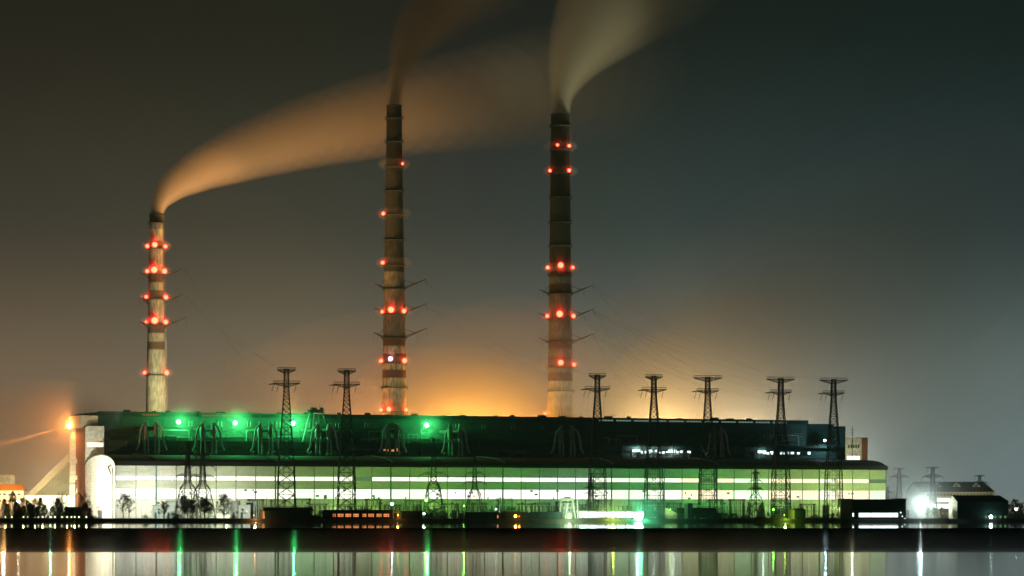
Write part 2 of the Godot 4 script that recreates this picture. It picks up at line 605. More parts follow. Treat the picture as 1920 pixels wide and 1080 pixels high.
		if rng.randf() < 0.55:                           # open or broken panes and things standing inside
			for q in 1 + rng.randi() % 3:
				var dk := MB.new()
				var cx := -bw / 2 + bw * (rng.randi() % 12) / 12.0
				var cy := 1.1 * (rng.randi() % 5)
				dk.boxr(cx + 0.06, cx + bw / 12.0 * (1 + rng.randi() % 2) - 0.06, cy + 0.05, minf(cy + 1.05, 5.5), -0.47, -0.49)
				part("dark_pane", dk, M.grey_steel, a)
	for i in nb + 1:
		var pr := MB.new()
		var wd := 0.9 if i % 6 == 2 else 0.42
		pr.boxr(bw * i - wd / 2, bw * i + wd / 2, 0, EAVE - 0.52, 0.12, -0.36)
		part("pier", pr, M.boiler_panel if i % 6 == 2 else M.grey_steel, t)
	# a glazed stair annexe and low plinth sheds lean on the bottom of the wall
	for k in 9:
		var lo := MB.new()
		var u := 96.0 + 47.0 * k
		lo.boxr(u, u + 22, 0, 6.5 + 1.5 * (k % 3), 0.2, 7.0)
		var an := part("annexe", lo, M.panel_b, t)
		var wn := MB.new()
		for i in 6:
			wn.boxr(u + 1.5 + i * 3.4, u + 3.7 + i * 3.4, 2.4, 4.6, 7.02, 7.1)
		part("window", wn, M.glass_dark, an)

# ---------------------------------------------------------------- boiler house
func boiler_house() -> void:
	var t := thing("boiler_house", "tall dark boiler house rising behind the vaulted hall, its wall washed green", "building", P0, TURN)
	var u1 := u_of(1512, 72)
	var u2 := u_of(1562, 72)
	var top := 65.3
	var deck := 48.4
	var w := MB.new()
	w.boxr(12, u1, deck, top - 2.6, -72, -118)
	part("wall", w, M.boiler_wall, t)
	var rf := MB.new()
	rf.boxr(11.2, u1 + 0.8, top - 2.6, top, -70.8, -119)
	rf.boxr(11.2, u1 + 0.8, top, top + 0.5, -70.8, -71.3)
	var roof := part("roof", rf, M.boiler_dark, t)
	for k in 26:                                        # huts, fans and stubs along the parapet
		var h := MB.new()
		var u := 24.0 + 17.5 * k + rng.randf_range(-6, 6)
		h.boxr(u, u + rng.randf_range(1.0, 5.0), top + 0.5, top + rng.randf_range(0.9, 1.8), -74, -77)
		part("roof_hut", h, M.boiler_dark, roof)
	var lo := MB.new()
	lo.boxr(u1 + 0.8, u2, deck, 62.0, -74, -118)
	part("lower_block", lo, M.boiler_dark, t)
	var lr := MB.new()
	lr.boxr(u1 + 0.8, u2 + 1.0, 62.0, 63.6, -73, -119)
	part("lower_roof", lr, M.boiler_dark, t)
	var en := MB.new()
	en.boxr(u2, u2 + 6.0, 34, 62.0, -66, -118)
	part("end_wall", en, M.boiler_dark, t)
	# the deaerator bay: a lower block in front with columns and windows
	var d := MB.new()
	d.boxr(12, u2 - 1, 36, deck - 1.2, -61.5, -73)
	part("deaerator_bay", d, M.boiler_panel, t)
	var dr := MB.new()
	dr.boxr(11.5, u2 - 0.5, deck - 1.2, deck, -60.2, -73)
	part("deaerator_roof", dr, M.boiler_dark, t)
	# wall panels with joints on the tall wall; columns on the low one
	var nb := 38
	var bw := (u1 - 14.0) / nb
	var pa := MB.new()
	for r in 4:
		pa.boxr(0.1, bw - 0.25, 3.2 * r + 0.06, 3.2 * (r + 1) - 0.1, 0.3, 0.0)
	var pmesh := pa.mesh()
	var cl := MB.new()
	cl.boxr(-0.35, 0.35, 0, deck - 36 - 1.2, 0.6, 0.0)
	var cmesh := cl.mesh()
	var wm := MB.new()
	wm.boxr(0, 2.0, 0, 1.7, 0.12, 0.0)
	var pane := wm.mesh()
	var rowm := MB.new()
	for i in 5:
		rowm.boxr(0.5 + i * 2.2, 2.1 + i * 2.2, 0, 0.9, 0.1, 0.0)
	var rowmesh := rowm.mesh()
	for i in nb:
		var x := 13.0 + bw * i
		var px := 960.0 + pl(x, 0, 72).x * F / dist(x, 72)
		var o := part("wall_panel", pmesh, [M.boiler_wall, M.boiler_panel, M.boiler_wall][rng.randi() % 3], t)
		o.position = Vector3(x, deck + 0.1, -72)
		o = part("column", cmesh, M.boiler_wall, t)
		o.position = Vector3(x, 36.1, -61.5)
		# the windows of the low bay: a few lit
		var lit := px > 1385 and px < 1500 and rng.randf() < 0.75
		var warm := (px > 690 and px < 735) or (px > 230 and px < 262)
		var white := px > 1165 and px < 1280
		var wk: Material = M.win_cold if (lit or white) else (M.win_orange if warm else M.glass_dark)
		for k in 4:
			var wo2 := part("window", pane, wk if rng.randf() < 0.8 else M.glass_dark, t)
			wo2.position = Vector3(x + 0.8 + k * 2.7, 43.2 - rng.randf_range(0, 0.5), -61.38)
			wo2.scale = Vector3(rng.randf_range(0.5, 1.2), rng.randf_range(0.6, 1.25), 1)
		# the row of small windows under the parapet
		var rk: Material = M.glass_dark
		if px > 215 and px < 445 and rng.randf() < 0.7:
			rk = M.win_orange_dim
		elif px > 1090 and px < 1510 and rng.randf() < 0.75:
			rk = M.win_row
		var wo := part("window", rowmesh, rk, t)
		wo.position = Vector3(x, top - 1.7, -70.7)
	# walkway with railing, two thirds up the tall wall
	var wk := MB.new()
	wk.boxr(13, u1 - 2, 57.0, 57.4, -70.0, -72)
	var walk := part("walkway", wk, M.grey_steel, t)
	var rl := MB.new()
	for y in [58.0, 58.6]:
		rl.bar(Vector3(13, y, -70.05), Vector3(u1 - 2, y, -70.05), 0.09)
	for i in 150:
		rl.bar(Vector3(13.5 + i * 3.1, 57.4, -70.05), Vector3(13.5 + i * 3.1, 58.6, -70.05), 0.08)
	part("railing", rl, M.grey_steel, walk)
	var rl2 := MB.new()
	for y in [deck + 0.6, deck + 1.2]:
		rl2.bar(Vector3(13, y, -60.4), Vector3(u2 - 2, y, -60.4), 0.09)
	for i in 160:
		rl2.bar(Vector3(13.5 + i * 3.1, deck, -60.4), Vector3(13.5 + i * 3.1, deck + 1.2, -60.4), 0.08)
	part("railing", rl2, M.grey_steel, t)
	var pp := MB.new()                                  # long pipes along the wall
	pp.tube(Vector3(14, 51.2, -70.6), Vector3(u1 - 3, 51.2, -70.6), 0.45, 0.45, 8)
	pp.tube(Vector3(14, 55.0, -71.0), Vector3(u1 - 3, 55.0, -71.0), 0.25, 0.25, 8)
	pp.tube(Vector3(14, 40.6, -60.9), Vector3(u2 - 3, 40.6, -60.9), 0.3, 0.3, 8)
	part("pipe", pp, M.grey_steel, t)
	for k in 13:                                        # stub vents in pairs above the walkway
		var vb := MB.new()
		var u := u_of(355.0 + 55.0 * k, 70)
		for s in [0.0, 2.0]:
			vb.tube(Vector3(u + s, 57.4, -70.8), Vector3(u + s, 60.6, -70.8), 0.3, 0.3, 8)
		part("vent_pipe", vb, M.bright_steel, t)
	floodlight(pl(u_of(1543, 61), y_of(826, dist(u_of(1543, 61), 61)), 58.5), "lamp_ice", Color(0.8, 0.97, 1.0), 190.0, 0.7, "cold white floodlight at the far end of the dark wall", "floodlights on the boiler house", TURN, 2.5)
	for q in [[1195, 60.0], [1225, 50.0], [1262, 60.0], [1430, 20.0]]:
		var u := u_of(q[0], 60)
		omni(t, Vector3(u, 44.5, -59.6), Color(0.95, 1.0, 0.95), q[1], 0.8)
		var lb := MB.new()
		lb.boxr(u - 3.0, u + 3.0, 43.6, 45.2, -60.9, -61.1)
		part("window", lb, M.win_cold, t)
	for k in 110:                                        # pipes, ducts, casings and platforms along the whole wall
		var u := rng.randf_range(16, u1 - 8)
		var kind := rng.randi() % 6
		var b := MB.new()
		var y0 := deck if rng.randf() < 0.6 else 39.2
		var w0 := -66.0 if y0 > 45 else -59.4
		if kind == 0:
			var hh := rng.randf_range(3.0, 11.0)
			b.tube(Vector3(u, y0, w0), Vector3(u, y0 + hh, w0), rng.randf_range(0.25, 0.7), 0.4, 8)
			part("stack_pipe", b, M.grey_steel, t)
		elif kind == 1:
			var ww := rng.randf_range(1.2, 4.5)
			b.boxr(u, u + ww, y0, y0 + rng.randf_range(1.0, 3.4), w0, w0 - 2.0)
			part("casing", b, [M.boiler_panel, M.grey_steel, M.boiler_wall][k % 3], t)
		elif kind == 2:
			var ln := rng.randf_range(6, 20)
			var yy := y0 + rng.randf_range(1.5, 7.5)
			b.tube(Vector3(u, yy, w0 + 0.3), Vector3(minf(u + ln, u1 - 3), yy, w0 + 0.3), 0.28, 0.28, 8)
			b.tube(Vector3(u, y0, w0 + 0.3), Vector3(u, yy, w0 + 0.3), 0.28, 0.28, 8)
			b.tube(Vector3(minf(u + ln, u1 - 3), yy, w0 + 0.3), Vector3(minf(u + ln, u1 - 3), y0, w0 + 0.3), 0.28, 0.28, 8)
			part("pipe_loop", b, [M.bright_steel, M.grey_steel][k % 2], t)
		elif kind == 3:
			var ln := rng.randf_range(3, 7)
			var yy := y0 + rng.randf_range(2.5, 5.5)
			b.boxr(u, u + ln, yy, yy + 0.2, w0 + 0.8, w0 - 1.4)
			for q in 5:
				b.bar(Vector3(u + ln * q / 4.0, yy, w0 + 0.7), Vector3(u + ln * q / 4.0, yy + 1.2, w0 + 0.7), 0.1)
			b.bar(Vector3(u, yy + 1.2, w0 + 0.7), Vector3(u + ln, yy + 1.2, w0 + 0.7), 0.1)
			for q in [0.0, ln]:
				b.bar(Vector3(u + q, y0, w0 + 0.4), Vector3(u + q, yy, w0 + 0.4), 0.2)
			part("platform", b, M.grey_steel, t)
		elif kind == 4:
			var dx := rng.randf_range(-7, 7)
			b.tube(Vector3(u, y0, w0), Vector3(u + dx, y0 + rng.randf_range(4, 10), w0 - 3.0), 0.45, 0.45, 8)
			part("sloping_duct", b, [M.bright_steel, M.grey_steel, M.grey_steel][k % 3], t)
		else:
			b.lathe(Vector3(u, y0, w0), [[0.9, 0.0], [0.9, 3.2], [0.4, 3.9], [0.4, 4.6], [0.01, 4.7]], 10)
			part("vessel", b, M.grey_steel, t)
	# ---- the pairs of flue hoppers with their legs on the back of the vault
	var proto := duct_unit()
	var spots := [283, 390, 497, 606, 735, 853, 1062, 1345]
	for i in spots.size():
		var nm := ["first", "second", "third", "fourth", "fifth", "sixth", "seventh", "eighth", "ninth", "tenth", "eleventh", "twelfth"]
		var o := proto if i == 0 else dup(proto, "flue_duct_pair", "", Vector3.ZERO)
		o.position = pl(u_of(spots[i], 56), 0, 56)
		o.rotation.y = TURN
		o.scale = Vector3([1.0, 1.05, 1.0, 1.1, 0.95, 1.0, 1.2, 0.9][i], 1.0, 1.0)
		o.set_meta("label", "%s pair of steel hopper ducts along the boiler wall, counting from the brick tower" % nm[i])
	# ---- lattice frame with a platform on the roof edge
	var k := thing("roof_frame", "lit green steel frame with splayed legs and a cluttered platform above the roof line", "steel frame", pl(u_of(592, 66), 0, 66), TURN)
	for s in [[-5.5, 1], [-1.8, 1], [1.8, 1], [5.5, 1]]:
		var lg := MB.new()
		lg.bar(Vector3(s[0] * 1.7, deck, 1.5), Vector3(s[0] * 0.75, 66.5, 0.5), 0.6)
		part("leg", lg, M.bright_steel, k)
	var pf := MB.new()
	pf.boxr(-5.2, 5.2, 66.4, 66.9, 2.0, -3.0)
	part("platform", pf, M.grey_steel, k)
	var cr := MB.new()
	for i in 9:
		cr.bar(Vector3(-5 + i * 1.25, 66.9, 1.9), Vector3(-5 + i * 1.25, 68.3, 1.9), 0.14)
	cr.bar(Vector3(-5, 68.3, 1.9), Vector3(5, 68.3, 1.9), 0.14)
	part("railing", cr, M.grey_steel, k)
	var eq := MB.new()
	for i in 5:
		var x := -4.2 + i * 2.1
		eq.boxr(x - 0.8, x + 0.7, 66.9, 68.4 + 1.5 * absf(sin(i * 2.1)), 0.5, -1.5)
	eq.bar(Vector3(2.6, 68, 0), Vector3(2.6, 71.8, 0), 0.15)
	part("machinery", eq, M.grey_steel, k)
	# ---- green floodlights on the walkway
	var gl := [[335, 791, 660.0], [441, 793, 900.0], [549, 794, 900.0], [800, 797, 520.0]]
	for i in gl.size():
		var u := u_of(gl[i][0], 66)
		var dd := dist(u, 66)
		var p := pl(u, y_of(gl[i][1], dd), 66)
		gl_spots.append(Vector3(u, p.y, -62))
		var lab: String = ["green floodlight nearest the pale chimney above the vaulted roof", "green floodlight between the second and third pair of hopper ducts", "green floodlight beside the tall pylon and the roof frame", "lone weaker green floodlight in front of the middle chimney's foot"][i]
		floodlight(p, "lamp_green", Color(0.30, 1.0, 0.52), gl[i][2], 1.35, lab, "floodlights on the boiler house", TURN, 5.0)

func duct_unit() -> Node3D:
	var t := thing("flue_duct_pair", "", "duct", Vector3.ZERO, TURN, "hopper ducts along the boiler wall")
	for s in [-1.0, 1.0]:
		var x: float = s * 3.3
		var h := MB.new()
		h.lathe(Vector3(x, 0, 0), [[0.7, 49.0], [1.5, 51.5], [1.7, 55.0], [1.2, 57.2], [0.9, 58.6], [0.4, 59.6], [0.02, 59.7]], 14)
		part("hopper", h, M.hopper_paint, t)
		var cw := MB.new()
		for k in 3:
			cw.bar(Vector3(x - 0.9 + k * 0.8, 59.0, 0.4), Vector3(x - 1.3 + k * 1.2, 60.6 - 0.3 * k, 0.8), 0.3)
		part("cap", cw, M.bright_steel, t)
		for q in [-1.1, 1.2]:
			var lg := MB.new()
			lg.path([Vector3(x + q * 0.4, 50.6, 0.4), Vector3(x + q * 0.9, 47.8, 0.9), Vector3(x + q, 38.6, 0.9)], 0.6, 10)
			part("leg", lg, M.bright_steel, t)
		var el := MB.new()
		el.path([Vector3(x + s * 0.6, 58.0, 0.8), Vector3(x + s * 2.2, 57.0, 1.0), Vector3(x + s * 3.4, 54.6, 1.2), Vector3(x + s * 4.1, 50.0, 1.3), Vector3(x + s * 4.7, 45.4, 1.3), Vector3(x + s * 6.2, 42.0, 1.3)], 0.62, 10)
		part("side_duct", el, M.bright_steel, t)
		var bk := MB.new()
		bk.tube(Vector3(x, 55.4, -1), Vector3(x, 55.4, -17), 1.2, 1.2, 12)
		part("breeching", bk, M.grey_steel, t)
		var fn := MB.new()
		fn.boxr(x - 2.0, x + 2.0, 38.3, 40.2, 1.8, -2.2)
		fn.tube(Vector3(x + s * 3.4, 41.0, -1.2), Vector3(x + s * 3.4, 41.0, 1.6), 1.3, 1.3, 14)
		part("fan_housing", fn, M.grey_steel, t)
	var br := MB.new()
	br.boxr(-5.5, 5.5, 49.2, 49.6, 1.0, -3.0)
	for i in 3:
		br.bar(Vector3(-4 + i * 3, 41.0, 1.0), Vector3(-1.6 + i * 3, 46.0, 1.0), 0.2)
	br.bar(Vector3(-6.5, 44.0, 1.4), Vector3(6.5, 44.0, 1.4), 0.2)
	part("cross_beam", br, M.grey_steel, t)
	return t

# a lamp: bracket, housing, glowing lens, and a light of its colour just in front of the lens
func floodlight(p: Vector3, m: String, c: Color, e: float, r: float, label: String, group: String, turn := 0.0, bracket := 0.0, dir := Vector3(0, 0, 1)) -> Node3D:
	var o := thing("floodlight", label, "floodlight", p, turn, group)
	var h := MB.new()
	h.tube(-dir * r * 1.6, -dir * r * 0.2, r * 0.5, r * 1.15, 12)
	part("housing", h, M.dark_steel, o)
	var g := MB.new()
	g.ball(Vector3.ZERO, r, 12)
	part("lens", g, M[m], o)
	if bracket > 0.0:
		var b := MB.new()
		b.bar(Vector3(0, -r, 0) - dir * r, Vector3(0, -r, 0) - dir * bracket, 0.25)
		b.bar(Vector3(0, -r - 1.2, 0) - dir * bracket, Vector3(0, -r, 0) - dir * r * 0.5, 0.18)
		part("bracket", b, M.dark_steel, o)
	omni(o, dir * (r + 0.5), c, e, 0.5)
	return o

# ---------------------------------------------------------------- towers at the ends of the plant
func end_towers() -> void:
	var t := thing("stair_tower", "brick and pale panel tower at the end of the plant, orange lamp on its edge", "building", P0, TURN)
	var yt := y_of(803, dist(0, 75))
	var w := MB.new()
	w.boxr(0.0, 11.8, 0, yt, -60.3, -92)
	part("wall", w, M.panel_c, t)
	var br := MB.new()                                   # brick stripe on the end
	br.boxr(-0.25, -0.02, 0, yt - 0.1, -60.3, -79)
	part("brick_band", br, M.brick_red, t)
	# pale panels beside it, with windows
	var pa := MB.new()
	for i in 18:
		pa.boxr(-0.3, -0.02, yt * i / 18 + 0.12, yt * (i + 1) / 18 - 0.12, -79.3, -92)
	part("wall_panel", pa, M.white_wall, t)
	for i in 9:
		var wn := MB.new()
		wn.boxr(-0.42, -0.32, 6 + i * 5.2, 7.3 + i * 5.2, -80.5, -90)
		part("window", wn, M.win_pale, t)
	for q in [[0.3, 12.0], [0.62, 9.0], [0.44, 6.0]]:
		var wn := MB.new()
		wn.boxr(-0.42, -0.27, yt * q[0], yt * q[0] + 2.6, -76, -79)
		part("window", wn, M.white_wall, t)
	var fp := MB.new()                                   # front panels above the vault
	for i in 6:
		fp.boxr(0.3, 11.6, 38 + i * 3.1 + 0.06, 38 + (i + 1) * 3.1 - 0.06, -60.0, -60.28)
	part("wall_panel", fp, M.white_wall, t)
	var fw := MB.new()
	fw.boxr(1.0, 11.0, y_of(838, 1965), y_of(830, 1965), -59.85, -59.98)
	part("window", fw, M.win_warm, t)
	var hd := MB.new()
	hd.boxr(-2.0, 9.0, yt + 0.05, y_of(780, dist(0, 78)), -64, -92)
	var head := part("roof_house", hd, M.cream_wall, t)
	var an := MB.new()
	for q in [0.0, 3.0, 7.0]:
		an.bar(Vector3(q, y_of(780, 1975), -70), Vector3(q, y_of(780, 1975) + 3.0 + q * 0.3, -70), 0.16)
	an.boxr(9.0, 11.5, yt + 0.05, yt + 4.0, -66, -80)
	part("antenna", an, M.grey_steel, head)
	# orange lamp on the corner
	var p := pl(-2.6, y_of(799, dist(0, 86)), 87)
	floodlight(p, "lamp_orange", Color(1.0, 0.6, 0.27), 1800.0, 1.2, "orange floodlight high on the corner of the brick tower", "", TURN, 2.2)
	# conveyor gallery, climbing from the yard to the tower
	var c := thing("conveyor_gallery", "pale inclined conveyor gallery climbing to the tower over a dark lattice trestle", "conveyor", Vector3.ZERO)
	var dd := 2010.0
	var a := at(56, 932, dd)
	var b := at(133, 856, dd)
	var bx := (b - a).normalized()
	var by := Vector3(0, 0, 1).cross(bx).normalized()
	var B := Basis(bx, by, Vector3(0, 0, 1))
	var g := MB.new()
	var ln := (b - a).length()
	g.box((a + b) / 2, Vector3(ln, 3.2, 4.0), B)
	part("gallery", g, M.cream_wall, c)
	for i in 10:
		var rb := MB.new()
		rb.box(a.lerp(b, (i + 0.5) / 10.0) + Vector3(0, 0, 2.05), Vector3(0.25, 3.2, 0.1), B)
		part("rib", rb, M.concrete, c)
	var rl := MB.new()
	rl.box((a + b) / 2 + by * 1.9, Vector3(ln, 0.5, 4.6), B)
	part("gallery_roof", rl, M.white_wall, c)
	var tr := MB.new()
	for i in 13:
		var q := a.lerp(b, (i + 0.6) / 13.0) - by * 1.6
		tr.bar(q, Vector3(q.x, GY, q.z), 0.32)
		if i > 0:
			var q0 := a.lerp(b, (i - 0.4) / 13.0) - by * 1.6
			var nn := int((q.y - GY) / 5.0)
			for j in nn:
				var y0 := GY + 5.0 * j
				tr.bar(Vector3(q0.x, minf(y0, q0.y), q.z), Vector3(q.x, minf(y0 + 5, q.y), q.z), 0.2)
				tr.bar(Vector3(q0.x, minf(y0 + 5, q0.y), q.z), Vector3(q.x, y0, q.z), 0.2)
				tr.bar(Vector3(q0.x, minf(y0, q0.y), q.z), Vector3(q.x, y0, q.z), 0.2)
	part("trestle", tr, M.grey_steel, c)
	var sw := MB.new()                                    # sheeted wall behind the trestle
	for i in 13:
		var q0 := a.lerp(b, i / 13.0) - by * 1.7
		var q1 := a.lerp(b, (i + 1) / 13.0) - by * 1.7
		sw.quad(Vector3(q0.x, GY, q0.z - 3), Vector3(q1.x, GY, q1.z - 3), Vector3(q1.x, q1.y, q1.z - 3), Vector3(q0.x, q0.y, q0.z - 3))
	part("sheet_wall", sw, M.olive_wall, c)
	# the pale tower at the far end
	var e := thing("end_tower", "pale tower with red edge beyond the far end of the vaulted hall", "building", Vector3.ZERO)
	var d2 := 2230.0
	var x0 := at(1556, 0, d2).x
	var x1 := at(1616, 0, d2).x
	var x2 := at(1627, 0, d2).x
	var y1 := y_of(820, d2)
	var ew := MB.new()
	ew.boxr(x0, x1, 0, y1, -d2, -d2 - 24)
	part("wall", ew, M.panel_c, e)
	for i in 9:
		var pn := MB.new()
		pn.boxr(x0 + 0.1, x1 - 0.1, y1 - 2.4 * (i + 1) + 0.08, y1 - 2.4 * i - 0.08, -d2 + 0.25, -d2)
		part("wall_panel", pn, M.white_wall, e)
	var rd := MB.new()
	rd.boxr(x1, x2, 0, y1 - 0.1, -d2 + 0.2, -d2 - 24)
	part("red_edge", rd, M.brick_red, e)
	var wn := MB.new()
	wn.boxr(at(1588, 0, d2).x, at(1612, 0, d2).x, y_of(862, d2), y_of(855, d2), -d2 + 0.35, -d2 + 0.27)
	part("window", wn, M.win_white, e)
	for i in 5:
		var w5 := MB.new()
		w5.boxr(at(1590 + i * 4.5, 0, d2).x, at(1593 + i * 4.5, 0, d2).x, y_of(840, d2), y_of(834, d2), -d2 + 0.35, -d2 + 0.27)
		part("window", w5, M.glass_dark, e)
	var ms := MB.new()
	ms.bar(Vector3(at(1597, 0, d2).x, y_of(866, d2), -d2 + 4), Vector3(at(1597, 0, d2).x, y_of(800, d2), -d2 + 4), 0.4)
	for i in 3:
		ms.bar(Vector3(at(1594, 0, d2).x, y_of(806 + i * 5, d2), -d2 + 4), Vector3(at(1600, 0, d2).x, y_of(806 + i * 5, d2), -d2 + 4), 0.25)
	part("mast", ms, M.dark_steel, e)
	omni(e, at(1598, 846, d2 - 14), Color(1.0, 0.97, 0.8), 130.0)

# ---------------------------------------------------------------- chimneys
func chimney(label: String, px: float, ytop: float, bot_px: float, top_px: float, bands: Array, rings: Array, lamps: Array, booms: Array) -> Node3D:
	var w := 165.0
	var u := u_of(px, w)
	var p := pl(u, 0, w)
	var d := -p.z
	var t := thing("chimney", label, "chimney", p, 0.0, "chimneys behind the boiler house")
	var ht := y_of(ytop, d)
	var rt := top_px * d / F / 2
	var r775 := bot_px * d / F / 2
	var h775 := y_of(775, d)
	var rad := func(y: float) -> float: return rt + (r775 - rt) * pow((ht - y) / (ht - h775), 1.15)
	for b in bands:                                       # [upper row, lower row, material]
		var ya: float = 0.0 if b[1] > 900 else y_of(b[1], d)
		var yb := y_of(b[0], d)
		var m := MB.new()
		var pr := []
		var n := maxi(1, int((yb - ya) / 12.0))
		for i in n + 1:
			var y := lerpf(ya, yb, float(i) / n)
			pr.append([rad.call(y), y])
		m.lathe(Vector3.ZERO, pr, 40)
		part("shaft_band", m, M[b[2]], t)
	var cap := MB.new()
	var rr: float = rad.call(ht)
	cap.lathe(Vector3.ZERO, [[rr, ht - 0.5], [rr + 0.35, ht - 0.4], [rr + 0.35, ht + 0.3], [rr - 0.8, ht + 0.3], [rr - 0.9, ht - 8.0]], 40)
	part("rim", cap, M.chim_soot, t)
	var fl := MB.new()
	fl.lathe(Vector3.ZERO, [[rr - 0.85, ht - 7.9], [0.01, ht - 7.8]], 24)
	part("flue", fl, M.chim_soot, t)
	for y0 in rings:
		var y := y_of(y0, d)
		var r: float = rad.call(y)
		var g := MB.new()
		g.lathe(Vector3.ZERO, [[r - 0.02, y - 0.5], [r + 1.2, y - 0.15], [r + 1.2, y + 0.05], [r - 0.02, y + 0.05]], 32)
		var gal := part("gallery", g, M.dark_steel, t)
		var rl := MB.new()
		for i in 24:
			var a := TAU * i / 24
			var b := TAU * (i + 1) / 24
			var q := Vector3(cos(a), 0, sin(a)) * (r + 1.15)
			var q2 := Vector3(cos(b), 0, sin(b)) * (r + 1.15)
			rl.bar(q + Vector3.UP * y, q + Vector3.UP * (y + 1.3), 0.09)
			rl.bar(q + Vector3.UP * (y + 1.3), q2 + Vector3.UP * (y + 1.3), 0.08)
			rl.bar(q + Vector3.UP * (y - 1.7) - q.normalized() * 1.15, q + Vector3.UP * (y - 0.2), 0.12)
		part("railing", rl, M.dark_steel, gal)
	# caged ladder on the side
	var ld := MB.new()
	var aa := -0.25
	var e := Vector3(cos(aa), 0, -sin(aa) * -1.0)
	var k := 0
	var yy := 30.0
	while yy < ht - 4:
		var r0: float = rad.call(yy) + 0.35
		var r1: float = rad.call(yy + 4) + 0.35
		for s in [-0.35, 0.35]:
			var off: Vector3 = Vector3(-e.z, 0, e.x) * s
			ld.bar(e * r0 + off + Vector3.UP * yy, e * r1 + off + Vector3.UP * (yy + 4), 0.1)
		ld.bar(e * (r0 + 0.7) + Vector3.UP * yy, e * (r1 + 0.7) + Vector3.UP * (yy + 4), 0.08)
		for j in 3:
			var o2 := Vector3(-e.z, 0, e.x) * 0.35
			ld.bar(e * r0 + o2 + Vector3.UP * (yy + j * 1.3), e * r0 - o2 + Vector3.UP * (yy + j * 1.3), 0.08)
		yy += 4
		k += 1
	part("ladder", ld, M.bright_steel, t)
	# warning lamps
	for q in lamps:                                       # [column, row, size, energy, kind]
		var y := y_of(q[1], d)
		var r: float = rad.call(y)
		var dx: float = (q[0] - px) * d / F
		var dz := sqrt(maxf(0.0, (r + 1.3) * (r + 1.3) - dx * dx)) if absf(dx) < r + 1.3 else 0.0
		var o := Vector3(dx, y, dz)
		var kind: String = q[4] if q.size() > 4 else "lamp_red"
		var bl := MB.new()
		bl.ball(o, q[2] * 1.3, 10)
		var lamp := part("warning_lamp", bl, M[kind], t)
		var st := MB.new()
		st.bar(o - Vector3(0, q[2] + 0.7, 0), o - Vector3(0, q[2] * 0.8, 0), 0.3)
		st.bar(o - Vector3(0, q[2] + 0.4, 0), Vector3(o.x, y - q[2] - 0.4, o.z) * Vector3(0.7, 1, 0.7), 0.14)
		part("bracket", st, M.dark_steel, lamp)
		var col := Color(1.0, 0.10, 0.045) if kind == "lamp_red" else Color(1.0, 0.6, 0.65)
		var out := Vector3(dx, 0, dz).normalized()
		omni(t, o + Vector3(0, q[2] + 0.35, 0) + out * 0.2, col, q[3] * 1.9, 0.4)
	var ys := {}
	for q in lamps:
		ys[int(q[1] / 12.0)] = q[1]
	var mist := thing("lamp_halo", "added red halo mist around the warning lamps of the %s" % label.split(" chimney")[0].split(",")[0] + " chimney", "mist", p)  # added mist, shaped to give the lamps a lens halo
	for yk in ys:
		var y := y_of(ys[yk], d)
		var r: float = rad.call(y)
		puff(mist, "glow_puff", Vector3(0, y, 0), Vector3(2 * r + 11, 9, 2 * r + 11), M.halo_lamp)
	# lattice booms that carry the power lines
	for y0 in booms:
		var y := y_of(y0, d)
		var r: float = rad.call(y)
		for s in [1.0, -1.0]:
			var bm := MB.new()
			var ln := 14.5 if s > 0 else 6.5
			var dzz := 4.0 if s > 0 else -12.0
			var root_a := Vector3(s * r * 0.96, y - 3.2, 2.0)
			var root_b := Vector3(s * r * 0.96, y - 1.4, -2.0)
			var tip := Vector3(s * (r + ln), y + 3.6 * (1.0 if s > 0 else 0.5), dzz)
			var tip2 := tip + Vector3(-s * 1.0, -0.4, -1.6)
			bm.bar(root_a, tip, 0.28)
			bm.bar(root_b, tip2, 0.28)
			for i in 9:
				var f0 := i / 9.0
				var f1 := (i + 1) / 9.0
				bm.bar(root_a.lerp(tip, f0), root_b.lerp(tip2, f1), 0.15)
				bm.bar(root_b.lerp(tip2, f0), root_a.lerp(tip, f1), 0.15)
			bm.bar(tip, tip2, 0.25)
			bm.bar(Vector3(s * r * 0.97, y + 3.0, 1.0), root_a.lerp(tip, 0.5), 0.2)
			bm.bar(Vector3(s * r * 0.97, y + 3.0, -1.0), root_b.lerp(tip2, 0.5), 0.2)
			for i in 2:
				var q := root_a.lerp(tip, 0.55 + 0.42 * i)
				bm.bar(q, q + Vector3(s * 0.9, -5.0, 0), 0.14)
			part("line_boom", bm, M.pylon_steel, t)
	return t

